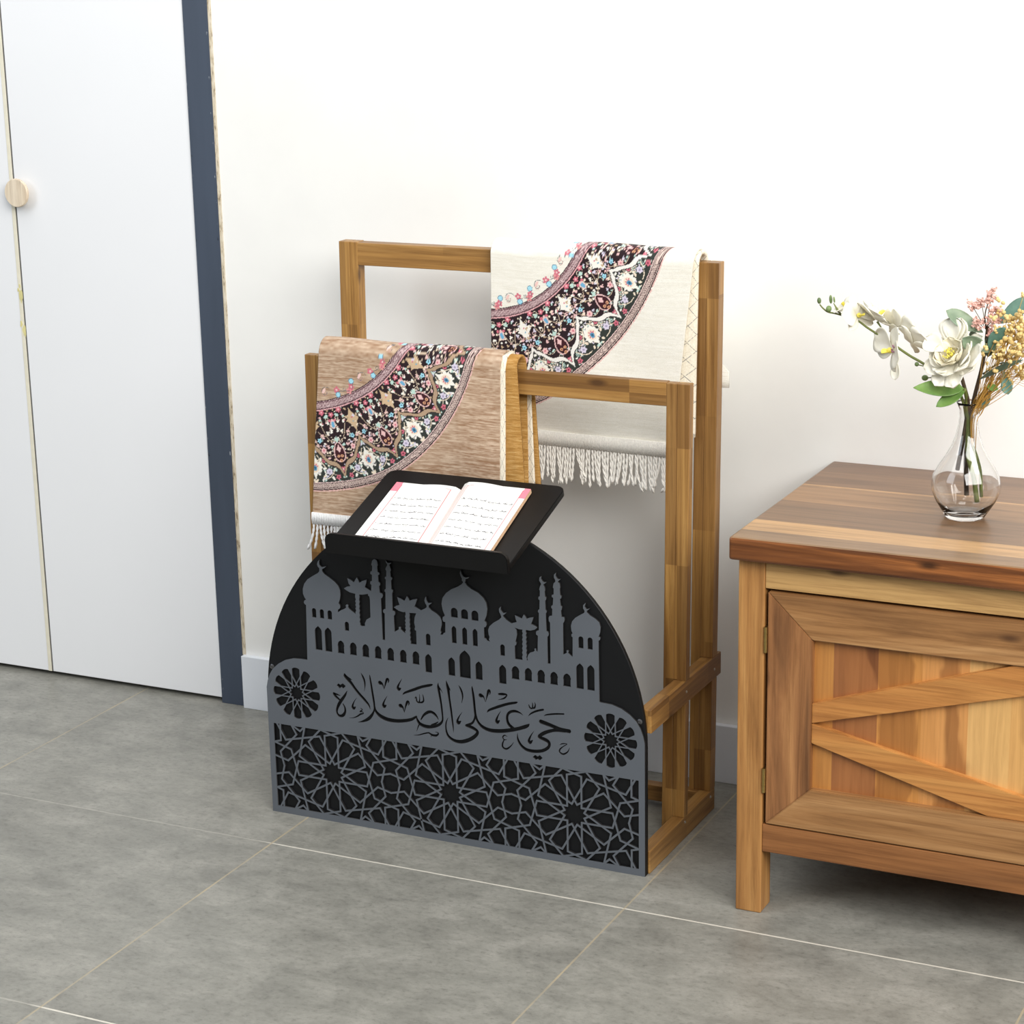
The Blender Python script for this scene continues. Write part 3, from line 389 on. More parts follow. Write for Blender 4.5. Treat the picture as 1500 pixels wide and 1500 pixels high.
# ---- domed back board, grey cut-out board
PD = {"sky":[-2480,2693,-2460,3606,-2485,3621,-2500,3649,-2482,3683,-2453,3696,-2478,3723,-2506,3786,-2506,3869,-2475,3956,-2412,4035,-2316,4099,-2221,4157,-2191,4190,-2189,4238,-2216,4264,-2227,4304,-2212,4347,-2178,4378,-2190,4350,-2186,4297,-2157,4265,-2125,4263,-2062,4287,-2106,4247,-2139,4234,-2141,4196,-2104,4153,-2015,4104,-1926,4049,-1864,3991,-1834,3923,-1829,3853,-1841,3780,-1870,3706,-1846,3679,-1841,3644,-1855,3618,-1882,3603,-1890,3555,-1830,3598,-1763,3629,-1733,3657,-1745,3683,-1721,3708,-1695,3697,-1703,3666,-1685,3639,-1647,3614,-1569,3566,-1572,3599,-1558,3624,-1570,3659,-1556,3684,-1569,3718,-1556,3743,-1569,3777,-1556,3802,-1568,3848,-1561,3898,-1583,3899,-1660,3908,-1723,3936,-1761,3961,-1708,3995,-1642,4014,-1673,4048,-1695,4134,-1625,4107,-1581,4076,-1560,4114,-1526,4165,-1502,4127,-1485,4082,-1432,4117,-1353,4146,-1362,4096,-1391,4022,-1334,3999,-1281,3970,-1269,4071,-1291,4092,-1287,4128,-1258,4137,-1253,4237,-1282,4251,-1277,4287,-1251,4295,-1244,4378,-1260,4400,-1249,4436,-1244,4465,-1205,4496,-1161,4480,-1152,4446,-1144,4406,-1158,4382,-1153,4297,-1124,4286,-1125,4257,-1147,4243,-1146,4138,-1118,4124,-1115,4089,-1136,4069,-1130,3964,-1086,3957,-1074,3924,-1089,3887,-1111,3872,-1107,3431,-1109,3206,-1064,3205,-1054,3638,-1079,3653,-1081,3688,-1057,3711,-1035,3711,-1027,3982,-1042,3998,-1038,4027,-1019,4035,-1013,4188,-1031,4209,-1024,4233,-1002,4236,-999,4330,-1013,4351,-1006,4381,-985,4412,-978,4436,-996,4458,-1010,4497,-977,4466,-952,4459,-901,4474,-927,4446,-946,4434,-935,4401,-923,4373,-918,4344,-932,4325,-928,4244,-901,4230,-905,4200,-922,4190,-923,4047,-898,4032,-897,4003,-910,3986,-917,3702,-879,3694,-868,3661,-882,3629,-895,3622,-892,3363,-840,3393,-813,3414,-816,3443,-795,3458,-778,3446,-784,3414,-744,3387,-700,3361,-706,3389,-689,3415,-703,3448,-690,3474,-701,3508,-688,3533,-702,3566,-687,3597,-698,3637,-685,3668,-692,3708,-730,3698,-806,3712,-849,3736,-889,3758,-841,3790,-787,3808,-806,3858,-825,3932,-760,3911,-700,3885,-678,3920,-654,3968,-633,3937,-609,3896,-558,3921,-481,3941,-503,3871,-530,3812,-474,3793,-418,3767,-348,3802,-316,3829,-321,3864,-339,3885,-353,3930,-342,3972,-323,3999,-324,3962,-313,3923,-289,3897,-226,3910,-258,3877,-281,3863,-285,3827,-236,3787,-150,3745,-95,3699,-68,3644,-67,3580,-84,3514,-93,3477,-77,3456,-97,3416,-57,3418,-34,3450,-8,3461,-3,3628,-35,3630,-52,3663,-45,3705,-16,3720,-10,3738,-42,3810,-60,3912,-42,4007,23,4095,112,4163,224,4217,293,4265,321,4300,295,4325,300,4352,278,4389,265,4434,281,4487,292,4431,321,4389,364,4376,428,4395,394,4362,357,4350,359,4324,344,4299,379,4252,458,4203,567,4159,650,4088,697,4014,714,3924,699,3818,660,3727,690,3708,699,3674,682,3638,651,3622,650,3454,684,3447,698,3420,750,3411,730,3441,743,3484,728,3522,721,3591,744,3651,812,3717,911,3781,949,3820,937,3857,914,3900,909,3947,940,3991,934,3939,964,3902,988,3890,1033,3905,1000,3872,975,3854,981,3830,1028,3790,1112,3745,1203,3777,1186,3820,1173,3882,1235,3861,1289,3842,1302,3874,1323,3911,1342,3885,1367,3848,1416,3871,1478,3885,1463,3831,1436,3773,1498,3756,1543,3733,1497,3693,1424,3669,1352,3671,1347,3646,1361,3619,1347,3588,1361,3556,1347,3519,1361,3487,1348,3451,1362,3418,1349,3382,1362,3349,1350,3313,1362,3280,1351,3244,1362,3220,1355,3192,1377,3195,1368,3234,1383,3283,1418,3322,1479,3347,1493,3366,1485,3388,1501,3401,1518,3390,1513,3368,1539,3349,1549,3602,1519,3621,1518,3661,1538,3683,1565,3690,1571,3964,1555,3979,1558,4008,1581,4022,1586,4164,1565,4179,1568,4213,1590,4227,1593,4312,1581,4331,1594,4375,1616,4417,1605,4438,1584,4469,1588,4515,1618,4541,1612,4501,1635,4464,1664,4450,1702,4458,1670,4428,1649,4415,1669,4378,1680,4334,1671,4310,1673,4231,1696,4217,1690,4182,1678,4170,1679,4028,1699,4008,1695,3982,1684,3972,1688,3694,1718,3686,1729,3653,1720,3621,1705,3610,1702,3186,1750,3190,1752,3833,1732,3859,1729,3909,1745,3940,1787,3948,1791,4053,1775,4068,1775,4096,1801,4116,1809,4225,1785,4239,1786,4269,1816,4280,1819,4372,1805,4388,1818,4451,1848,4483,1845,4510,1825,4542,1826,4587,1856,4618,1849,4573,1872,4536,1896,4522,1931,4529,1907,4506,1890,4493,1889,4476,1913,4462,1926,4407,1917,4378,1920,4283,1943,4269,1939,4234,1919,4226,1926,4120,1949,4106,1945,4060,1933,4047,1939,3946,1982,3946,1990,3907,1978,3870,1964,3853,1959,3363,2005,3386,2023,3406,2011,3423,2029,3441,2050,3429,2038,3396,2070,3372,2113,3343,2117,3651,2097,3665,2097,3696,2118,3713,2098,3751,2091,3829,2112,3900,2165,3963,2248,4018,2307,4053,2316,4084,2290,4124,2291,4169,2332,4213,2314,4155,2337,4119,2360,4116,2399,4135,2366,4102,2349,4090,2351,4064,2400,4025,2482,3984,2545,3936,2568,3866,2562,3786,2535,3713,2563,3702,2558,3667,2535,3651],"holes":[[-1497,3889,-1488,3857,-1501,3809,-1490,3775,-1504,3737,-1492,3703,-1505,3666,-1492,3632,-1505,3595,-1493,3561,-1505,3524,-1492,3490,-1504,3453,-1492,3419,-1498,3397,-1472,3382,-1411,3390,-1411,3435,-1380,3498,-1307,3546,-1306,3832,-1313,3878,-1335,3897,-1337,3922,-1421,3899],[-625,3699,-502,3708,-534,3634,-542,3551,-528,3482,-538,3463,-534,3434,-512,3425,-513,3204,-617,3200,-609,3236,-625,3270,-612,3307,-626,3340,-612,3377,-626,3411,-612,3448,-626,3482,-614,3518,-626,3552,-614,3589,-626,3622,-616,3665],[1165,3686,1231,3668,1295,3668,1289,3638,1300,3611,1288,3581,1299,3548,1286,3512,1298,3479,1285,3443,1297,3410,1284,3373,1295,3340,1282,3304,1294,3271,1281,3235,1289,3189,1161,3187,1163,3398,1184,3412,1193,3448,1174,3466,1188,3511,1203,3582,1195,3650]],"win":[["r",-231.9,7.5,342.1,357.3],["r",-217.9,7.4,342.3,357.1],["r",-203.7,7.9,342.2,357.0],["r",-173.6,7.4,327.4,342.0],["p",-225.9,12.3,289.1,328.5],["p",-208.1,12.3,288.7,328.3],["a",-185.7,11.6,288.7,309.6],["a",-163.7,12.0,288.7,309.4],["a",-141.5,11.7,288.5,309.3],["a",-119.5,11.6,288.6,309.2],["a",-97.4,11.6,288.3,309.0],["a",-75.3,11.5,288.0,308.7],["a",-53.2,11.8,288.0,309.1],["p",-31.5,11.3,277.8,307.7],["p",8.4,11.3,277.9,307.4],["p",31.4,18.7,277.3,321.5],["p",55.0,11.6,277.6,307.0],["r",15.3,11.5,372.2,387.4],["r",32.7,11.7,371.9,387.2],["r",50.3,11.7,371.4,387.2],["p",14.0,8.1,331.0,358.5],["p",32.1,8.3,331.0,358.6],["p",49.8,8.3,330.9,358.4],["r",-30.9,7.9,321.8,340.2],["r",95.6,7.6,321.4,339.2],["p",95.0,12.0,276.6,306.9],["r",225.0,8.0,349.9,368.2],["r",239.8,8.1,349.8,368.3],["a",116.6,12.6,286.7,307.5],["a",138.0,12.0,286.8,307.3],["a",159.2,12.2,286.6,307.3],["a",180.4,12.3,286.6,306.9],["a",201.7,12.3,286.7,307.0],["p",222.9,11.8,286.0,325.9],["p",240.5,11.9,285.8,325.6]],"cal":[[139,1685,181,1683,227,1688,275,1701,333,1725,387,1754,423,1778,463,1812,498,1851,514,1875,523,1899,524,1911,523,1925,515,1945,496,1965,463,1985,433,1999,385,2013,413,2029,435,2051,455,2085,469,2127,484,2093,505,2057,527,2031,553,2006,585,1986,621,1970,661,1958,705,1950,739,1947,789,1948,851,1954,911,1963,971,1976,1041,1994,1113,2015,1183,2039,1291,2081,1319,2094,1345,2109,1365,2125,1375,2137,1380,2149,1388,2177,1385,2181,1379,2182,1325,2162,1211,2111,1131,2084,1065,2129,1049,2149,1037,2175,1032,2199,1030,2229,1033,2253,1039,2269,1051,2287,1065,2300,1083,2312,1109,2322,1141,2329,1167,2330,1195,2328,1227,2322,1247,2315,1283,2299,1285,2301,1255,2330,1237,2343,1195,2363,1161,2371,1141,2372,1113,2369,1085,2360,1061,2349,1044,2337,1025,2320,1011,2301,999,2279,991,2247,988,2215,992,2173,999,2141,1009,2116,1023,2097,1039,2082,1065,2065,1022,2053,939,2033,871,2021,779,2011,725,2010,669,2017,619,2032,579,2052,547,2078,525,2105,512,2129,503,2155,490,2201,484,2249,470,2437,461,2515,441,2621,427,2655,423,2657,421,2655,415,2631,414,2597,429,2451,445,2241,453,2185,444,2145,436,2121,424,2097,408,2075,397,2064,387,2057,297,2014,288,2001,286,1993,289,1984,297,1978,409,1951,447,1935,465,1925,474,1917,473,1909,467,1899,454,1883,434,1863,385,1825,343,1799,281,1770,229,1752,183,1743,139,1741,99,1746,77,1752,55,1762,37,1772,19,1785,5,1798,-5,1813,-15,1833,-22,1853,-32,1897,-34,1927,-33,1959,-25,2009,0,2081,-3,2082,-5,2081,-4,2077,-8,2075,-9,2071,-12,2069,-30,2039,-41,2019,-49,1997,-54,1973,-58,1941,-57,1883,-53,1843,-47,1817,-39,1793,-31,1777,-19,1761,-2,1743,14,1731,37,1716,81,1697,109,1690],[963,1699,981,1698,995,1702,1013,1711,1035,1730,1057,1753,1079,1779,1095,1805,1109,1832,1109,1835,1112,1837,1110,1841,1116,1843,1115,1845,1112,1845,1107,1839,1107,1837,1104,1835,1072,1795,1039,1764,1001,1737,987,1731,977,1730,961,1732,947,1738,939,1745,935,1755,934,1775,937,1797,954,1845,957,1851,971,1854,997,1865,999,1869,995,1871,965,1868,955,1870,946,1881,940,1893,940,1899,946,1909,957,1921,967,1926,977,1925,1005,1916,1007,1916,1010,1919,1009,1921,977,1941,969,1943,959,1943,947,1938,934,1927,923,1913,918,1901,918,1891,922,1879,929,1868,941,1857,922,1821,912,1799,907,1769,907,1743,913,1729,923,1716,939,1706],[-619,1701,-617,1699,-613,1702,-609,1700,-605,1702,-601,1701,-597,1702,-593,1701,-589,1703,-577,1703,-529,1710,-497,1720,-449,1739,-391,1759,-369,1766,-355,1768,-343,1766,-325,1749,-312,1741,-313,1713,-311,1711,-297,1736,-265,1732,-235,1733,-217,1737,-199,1747,-179,1767,-169,1783,-168,1793,-169,1801,-173,1807,-179,1813,-193,1817,-235,1817,-237,1813,-235,1809,-201,1803,-193,1800,-191,1797,-193,1792,-203,1784,-227,1772,-255,1770,-285,1772,-303,1776,-333,1790,-345,1792,-361,1790,-389,1783,-439,1765,-529,1726,-559,1717,-585,1712,-589,1710,-593,1711,-597,1707,-601,1709,-605,1705,-609,1707,-613,1703,-617,1706],[1406,1719,1449,1719,1499,1725,1549,1736,1593,1750,1627,1765,1661,1786,1691,1809,1712,1833,1727,1861,1733,1877,1735,1893,1733,1921,1727,1938,1720,1951,1701,1970,1677,1983,1627,2000,1591,2005,1589,2007,1637,2040,1671,2060,1717,2082,1767,2101,1803,2111,1863,2120,1973,2124,1987,2129,2045,2126,2060,2131,2070,2143,2074,2157,2071,2171,2062,2183,2049,2189,1943,2193,1899,2198,1865,2205,1663,2260,1581,2277,1571,2277,1561,2274,1553,2267,1547,2259,1543,2249,1543,2239,1546,2229,1551,2221,1558,2215,1567,2211,1663,2191,1790,2163,1709,2137,1665,2119,1625,2100,1591,2079,1566,2061,1539,2037,1523,2017,1518,2003,1517,1991,1521,1979,1531,1968,1551,1959,1601,1944,1665,1922,1679,1911,1687,1897,1688,1887,1684,1877,1676,1865,1663,1851,1631,1826,1587,1803,1557,1793,1513,1783,1467,1776,1423,1773,1387,1774,1353,1777,1325,1784,1301,1795,1273,1812,1251,1831,1232,1853,1215,1881,1202,1905,1194,1927,1188,1951,1183,2005,1179,2005,1169,1943,1169,1913,1171,1893,1177,1873,1189,1845,1202,1821,1215,1803,1235,1782,1259,1762,1280,1749,1303,1737,1321,1731,1349,1724],[1923,1761,1939,1760,1951,1763,1969,1772,1987,1784,2008,1803,2021,1819,2031,1835,2038,1853,2049,1895,2052,1899,2049,1901,2016,1841,2001,1824,1975,1805,1955,1794,1935,1788,1913,1792,1893,1803,1889,1811,1889,1821,1894,1837,1901,1849,1947,1894,1973,1913,2001,1934,2007,1940,2009,1945,2007,1950,2003,1954,1983,1957,1951,1955,1929,1950,1911,1942,1878,1917,1881,1913,1921,1929,1951,1937,1981,1942,1992,1941,1941,1907,1900,1875,1881,1857,1870,1837,1866,1823,1865,1811,1867,1801,1873,1789,1892,1773,1907,1765],[-1617,1771,-1529,1784,-1509,1788,-1443,1812,-1404,1833,-1384,1849,-1365,1869,-1332,1915,-1313,1953,-1299,2001,-1283,1972,-1259,1945,-1234,1923,-1203,1904,-1159,1885,-1115,1872,-1065,1864,-1017,1861,-945,1863,-875,1870,-809,1882,-737,1900,-675,1921,-633,1939,-599,1962,-567,1991,-565,1989,-561,1965,-549,1933,-535,1908,-519,1891,-527,1889,-532,1883,-552,1813,-561,1781,-561,1774,-558,1775,-531,1833,-512,1875,-512,1883,-511,1884,-481,1868,-441,1856,-399,1850,-365,1849,-319,1856,-265,1870,-219,1886,-177,1907,-153,1923,-133,1939,-116,1957,-103,1975,-96,1989,-88,2009,-83,2033,-82,2053,-87,2153,-97,2269,-110,2371,-131,2521,-112,2503,-87,2465,-83,2465,-94,2499,-103,2517,-132,2559,-139,2565,-151,2597,-152,2629,-155,2632,-157,2631,-167,2611,-175,2587,-178,2573,-179,2553,-173,2509,-140,2333,-131,2273,-121,2189,-111,2085,-110,2057,-112,2035,-118,2019,-124,2009,-147,1983,-177,1960,-211,1943,-213,1943,-173,1978,-172,1987,-177,1991,-181,1992,-245,1957,-301,1930,-306,1925,-307,1915,-309,1913,-337,1910,-377,1909,-417,1913,-453,1921,-485,1933,-505,1951,-529,1983,-536,1995,-543,2013,-542,2019,-543,2027,-549,2033,-557,2035,-563,2033,-631,1993,-665,1978,-729,1958,-825,1938,-897,1928,-977,1925,-1051,1928,-1103,1938,-1173,1961,-1213,1982,-1233,1996,-1251,2012,-1263,2029,-1272,2045,-1283,2093,-1284,2127,-1288,2171,-1327,2449,-1349,2569,-1361,2601,-1365,2603,-1370,2575,-1368,2529,-1343,2307,-1317,2121,-1312,2055,-1317,2021,-1331,1991,-1358,1953,-1395,1912,-1433,1877,-1475,1846,-1528,1813,-1569,1793],[-1924,1813,-1907,1814,-1889,1817,-1871,1824,-1857,1833,-1846,1843,-1835,1857,-1819,1891,-1813,1913,-1811,1935,-1812,1957,-1817,1983,-1823,1999,-1833,2017,-1856,2051,-1863,2054,-1869,2051,-1872,2043,-1849,1991,-1844,1957,-1847,1927,-1851,1917,-1859,1904,-1877,1883,-1895,1867,-1913,1858,-1929,1856,-1943,1860,-1957,1873,-1964,1889,-1965,1909,-1957,1941,-1937,1981,-1899,2043,-1822,2157,-1805,2185,-1792,2215,-1777,2273,-1781,2276,-1784,2275,-1831,2213,-1913,2117,-1987,2179,-1965,2174,-1945,2173,-1905,2176,-1902,2177,-1903,2181,-1963,2203,-2025,2217,-2035,2216,-2039,2211,-2043,2195,-2042,2183,-2037,2171,-2027,2158,-2009,2141,-1985,2122,-1932,2091,-1961,2043,-1981,1997,-1995,1949,-1998,1927,-1998,1907,-1996,1889,-1992,1871,-1986,1855,-1976,1839,-1967,1828,-1955,1820,-1941,1815],[-1765,1821,-1763,1820,-1759,1822,-1755,1821,-1753,1822,-1747,1822,-1745,1824,-1741,1822,-1731,1825,-1727,1824,-1707,1827,-1675,1834,-1647,1844,-1603,1865,-1543,1908,-1507,1922,-1497,1928,-1492,1935,-1492,1941,-1494,1949,-1500,1957,-1515,1968,-1532,1971,-1519,1981,-1511,1989,-1509,1997,-1512,2005,-1521,2011,-1545,2023,-1551,2021,-1554,2015,-1551,2009,-1529,1998,-1527,1995,-1568,1967,-1572,1959,-1571,1952,-1567,1949,-1559,1947,-1523,1952,-1515,1948,-1508,1941,-1541,1936,-1557,1930,-1577,1916,-1623,1878,-1671,1850,-1705,1837,-1725,1832,-1735,1831,-1739,1829,-1749,1828,-1753,1825,-1755,1827,-1761,1825,-1763,1826],[82,1847,85,1845,87,1847,86,1851,92,1899,93,1933,91,1973,71,2203,44,2417,38,2537,39,2543,55,2521,59,2523,47,2557,30,2589,-2,2659,-15,2685,-19,2687,-21,2685,-24,2635,-23,2605,-7,2513,16,2357,18,2351,24,2303,26,2297,25,2291,39,2193,54,2055],[1374,1855,1383,1853,1393,1854,1403,1859,1409,1864,1420,1879,1438,1919,1437,1927,1429,1929,1391,1908,1390,1913,1395,1937,1406,1969,1421,2005,1442,2045,1450,2059,1451,2063,1454,2065,1452,2069,1457,2071,1455,2074,1453,2074,1448,2065,1445,2063,1408,2017,1374,1965,1353,1923,1348,1903,1350,1881,1359,1864],[-479,1971,-475,1972,-471,1975,-437,2023,-411,2052,-367,2084,-339,2099,-319,2107,-303,2110,-291,2108,-271,2101,-241,2085,-205,2055,-179,2022,-175,2020,-169,2022,-167,2027,-179,2064,-194,2093,-209,2112,-224,2127,-243,2139,-265,2149,-289,2156,-313,2157,-337,2152,-365,2140,-390,2123,-415,2101,-439,2075,-461,2041,-487,1983,-486,1975],[-1684,1973,-1669,1973,-1655,1980,-1645,1993,-1632,2023,-1635,2031,-1641,2033,-1671,2022,-1675,2029,-1676,2037,-1666,2075,-1652,2111,-1640,2133,-1622,2161,-1621,2165,-1618,2167,-1611,2179,-1612,2181,-1608,2183,-1609,2186,-1611,2185,-1616,2179,-1615,2177,-1619,2175,-1663,2121,-1692,2075,-1708,2041,-1712,2017,-1709,1997,-1699,1981],[166,1993,175,1992,183,1994,197,2003,207,2017,225,2053,223,2060,217,2062,181,2052,178,2057,177,2065,183,2087,199,2123,209,2145,238,2193,242,2201,242,2203,245,2207,243,2209,241,2208,241,2204,237,2203,238,2199,233,2198,228,2189,225,2187,191,2145,158,2095,143,2065,137,2039,138,2019,147,2003,155,1997],[-1377,2015,-1374,2017,-1371,2043,-1375,2071,-1386,2101,-1405,2131,-1461,2193,-1521,2247,-1575,2300,-1624,2357,-1708,2469,-1681,2468,-1678,2471,-1679,2473,-1755,2516,-1790,2541,-1803,2556,-1811,2563,-1819,2561,-1829,2543,-1833,2533,-1834,2521,-1832,2511,-1828,2501,-1820,2489,-1795,2463,-1739,2413,-1710,2385,-1638,2299,-1591,2249,-1545,2205,-1425,2095,-1408,2075,-1393,2051],[-770,2049,-767,2049,-764,2053,-764,2061,-762,2063,-762,2067,-760,2069,-745,2119,-733,2151,-698,2221,-695,2227,-693,2223,-692,2207,-695,2183,-693,2178,-689,2180,-676,2197,-668,2215,-669,2239,-675,2255,-681,2260,-689,2264,-697,2266,-707,2265,-721,2257,-731,2243,-740,2219,-748,2187,-759,2133,-767,2080,-772,2121,-778,2145,-789,2164,-806,2183,-815,2189,-825,2192,-835,2192,-845,2189,-859,2181,-864,2173,-866,2165,-867,2155,-864,2147,-860,2139,-853,2133,-841,2128,-811,2126,-801,2121,-790,2101,-769,2055],[-1130,2079,-1115,2080,-1101,2089,-1092,2101,-1080,2127,-1081,2135,-1087,2139,-1117,2136,-1119,2139,-1119,2149,-1112,2175,-1094,2221,-1079,2251,-1063,2279,-1063,2283,-1061,2284,-1059,2287,-1062,2289,-1057,2290,-1056,2293,-1059,2294,-1061,2293,-1065,2285,-1073,2277,-1074,2273,-1077,2271,-1110,2227,-1141,2177,-1157,2143,-1161,2121,-1157,2101,-1147,2086],[831,2101,847,2101,855,2104,863,2110,872,2123,888,2159,887,2166,881,2169,847,2158,846,2167,852,2191,868,2237,883,2269,899,2300,908,2317,905,2319,903,2317,904,2315,900,2313,866,2269,831,2213,811,2173,805,2149,806,2127,815,2111],[-515,2245,-499,2248,-467,2249,-449,2253,-435,2261,-425,2269,-416,2279,-410,2291,-407,2311,-412,2349,-421,2381,-434,2409,-438,2407,-432,2323,-433,2307,-437,2297,-445,2289,-461,2280,-485,2275,-480,2311,-481,2341,-487,2397,-491,2399,-493,2397,-495,2335,-498,2315,-505,2283,-509,2273,-513,2270,-523,2275,-529,2283,-540,2335,-547,2348,-555,2351,-563,2347,-580,2319,-579,2314,-573,2312,-560,2325,-557,2285,-552,2269,-546,2261,-537,2253,-527,2247],[667,2259,669,2257,697,2280,729,2298,979,2409,1043,2434,1135,2462,1163,2472,1176,2479,1185,2487,1195,2499,1193,2506,1187,2509,1157,2507,1047,2480,957,2447,859,2405,757,2355,725,2337,701,2321,688,2309,680,2299,675,2289],[1361,2301,1363,2299,1365,2303,1368,2303,1417,2340,1475,2372,1539,2399,1622,2427,1627,2431,1630,2439,1630,2445,1626,2451,1620,2455,1613,2456,1553,2439,1515,2426,1471,2404,1436,2383,1407,2361,1389,2342],[-1472,2307,-1469,2307,-1457,2347,-1445,2399,-1441,2439,-1443,2475,-1450,2511,-1462,2539,-1484,2575,-1507,2601,-1515,2609,-1517,2610,-1519,2607,-1512,2577,-1505,2553,-1481,2493,-1472,2463,-1467,2431,-1464,2397,-1464,2369,-1471,2317,-1470,2315],[1624,2341,1673,2357,1767,2378,1861,2395,1959,2408,1964,2411,1967,2417,1968,2423,1964,2429,1955,2432,1937,2429,1931,2429,1841,2419,1787,2409,1737,2398,1691,2385,1659,2373,1643,2363],[-791,2343,-789,2342,-765,2358,-735,2373,-583,2435,-443,2501,-401,2516,-319,2541,-287,2553,-269,2563,-253,2579,-251,2587,-254,2593,-261,2596,-283,2595,-341,2581,-443,2548,-517,2517,-695,2431,-747,2403,-761,2393,-775,2379,-781,2371],[236,2351,239,2350,242,2353,242,2357,244,2359,266,2427,272,2463,271,2499,261,2543,244,2583,229,2607,201,2635,195,2641,193,2641,192,2637,236,2515,246,2471,248,2451,247,2427,242,2389,240,2385,241,2381,239,2377,240,2373,238,2369,239,2365,236,2361,240,2357,236,2355],[-1116,2387,-1113,2386,-1108,2391,-1109,2397,-1107,2399,-1106,2403,-1104,2405,-1056,2523,-1043,2549,-1041,2547,-1040,2533,-1043,2507,-1041,2503,-1037,2504,-1023,2521,-1016,2539,-1016,2565,-1023,2580,-1029,2585,-1039,2589,-1049,2589,-1057,2587,-1071,2577,-1080,2563,-1086,2545,-1094,2509,-1110,2423,-1113,2416,-1120,2459,-1127,2479,-1138,2497,-1159,2515,-1167,2520,-1177,2523,-1197,2520,-1211,2511,-1218,2495,-1218,2485,-1215,2475,-1209,2467,-1202,2461,-1189,2457,-1155,2459,-1149,2455,-1140,2443,-1117,2399,-1114,2391],[-860,2401,-845,2402,-831,2409,-821,2421,-807,2445,-808,2453,-813,2457,-821,2458,-843,2457,-848,2461,-849,2469,-842,2491,-823,2537,-795,2593,-795,2597,-792,2599,-792,2603,-789,2605,-790,2609,-785,2611,-785,2613,-789,2614,-789,2611,-794,2607,-794,2605,-797,2603,-798,2599,-802,2597,-822,2569,-869,2501,-886,2469,-891,2445,-887,2425,-877,2409],[1405,2421,1421,2420,1431,2423,1439,2428,1463,2431,1475,2435,1483,2443,1489,2453,1494,2467,1497,2499,1494,2513,1481,2541,1477,2542,1475,2539,1479,2505,1470,2473,1461,2459,1451,2454,1452,2481,1450,2507,1442,2531,1439,2533,1436,2531,1432,2471,1429,2451,1425,2445,1415,2446,1405,2451,1381,2492,1375,2494,1372,2491,1371,2487,1377,2455,1381,2439,1391,2427],[644,2429,647,2427,653,2430,654,2435,656,2437,655,2441,659,2445,661,2455,664,2459,680,2503,717,2594,719,2593,720,2583,713,2557,715,2552,719,2553,733,2568,742,2585,741,2615,738,2627,733,2635,726,2641,717,2644,707,2643,698,2639,686,2627,678,2609,666,2537,653,2461,654,2457,651,2447,651,2443,647,2439,630,2509,621,2525,609,2537,583,2553,573,2556,561,2556,551,2553,543,2549,536,2541,532,2531,532,2519,535,2509,540,2501,549,2494,559,2491,577,2491,601,2498,606,2497,618,2481],[858,2491,861,2489,865,2494,869,2491,873,2495,877,2494,881,2497,885,2495,889,2498,893,2497,935,2508,959,2516,973,2523,985,2532,1001,2548,1013,2565,1022,2585,1022,2597,1015,2606,1005,2611,987,2615,961,2617,933,2617,885,2606,869,2601,863,2591,865,2579,869,2573,875,2571,945,2575,995,2585,998,2583,980,2561,951,2537,925,2523,895,2510,891,2509,887,2506,883,2506,879,2502,875,2502,871,2498,867,2499,863,2494,861,2495],[-1965,2341,-1934,2377,-1896,2359,-1854,2389,-1801,2351,-1848,2304,-1882,2326,-1914,2295],[1428,1650,1472,1692,1512,1671,1549,1699,1596,1660,1547,1614,1513,1632,1479,1611]]}
PX = -.3334
def dec(l): return [(l[i] / 1e4, l[i + 1] / 1e4) for i in range(0, len(l), 2)]
dome = [(.3265, 0.0)]
for k in range(61):
    a = PI * k / 60; dome.append((.3265 * math.cos(a), min(.5118, .203 + .3295 * math.sin(a))))
dome.append((-.3265, 0.0))
bp = plate('back_board', [dome], -.4045, .0085, M['black'], rack, PX)
bp['label'] = 'black domed board'
for x, z in ((-.0162, .246), (-.6500, .2484)): screw((x, -.4046, z), (0, -1, 0), .0042, M['darkscrew'], bp)
outline = [(-.3265, 0), (-.3265, .214), (-.3240, .2250), (-.3195, .2365), (-.3130, .2467), (-.3023, .2562), (-.2892, .2641), (-.2739, .2688), (-.2600, .2697), (-.2482, .2697)]
outline += dec(PD['sky'])[1:]
outline += [(.2538, .2695), (.2560, .2690), (.2739, .2680), (.2892, .2635), (.3023, .2560), (.3130, .2467), (.3195, .2365), (.3240, .2250), (.3265, .214), (.3265, 0)]
cuts = [dec(h) for h in PD['holes']] + [dec(c) for c in PD['cal']]
for t, cx, wd, zb, zt in PD['win']:
    cx, wd, zb, zt = [v / 1000 for v in (cx, wd, zb, zt)]; h = wd / 2
    if t == 'r': p = [(cx - h, zb), (cx + h, zb)] + [(cx + h * math.cos(a * PI / 10), zt - h + h * math.sin(a * PI / 10)) for a in range(11)]
    elif t == 'p': p = [(cx - h, zb), (cx + h, zb), (cx + h, zt - wd * .62), (cx + h * .86, zt - wd * .4), (cx + h * .5, zt - wd * .2), (cx, zt), (cx - h * .5, zt - wd * .2), (cx - h * .86, zt - wd * .4), (cx - h, zt - wd * .62)]
    else: p = [(cx - h * 1.06, zb), (cx + h * 1.06, zb), (cx + h * .94, zb + .002), (cx + h * .94, zb + (zt - zb) * .5), (cx + h * 1.04, zb + (zt - zb) * .62), (cx + h * .8, zt - wd * .26), (cx + h * .35, zt - wd * .06), (cx, zt), (cx - h * .35, zt - wd * .06), (cx - h * .8, zt - wd * .26), (cx - h * 1.04, zb + (zt - zb) * .62), (cx - h * .94, zb + (zt - zb) * .5), (cx - h * .94, zb + .002)]
    cuts.append(p)
def rotp(p, a, c): return [(c[0] + x * math.cos(a) - z * math.sin(a), c[1] + x * math.sin(a) + z * math.cos(a)) for x, z in p]
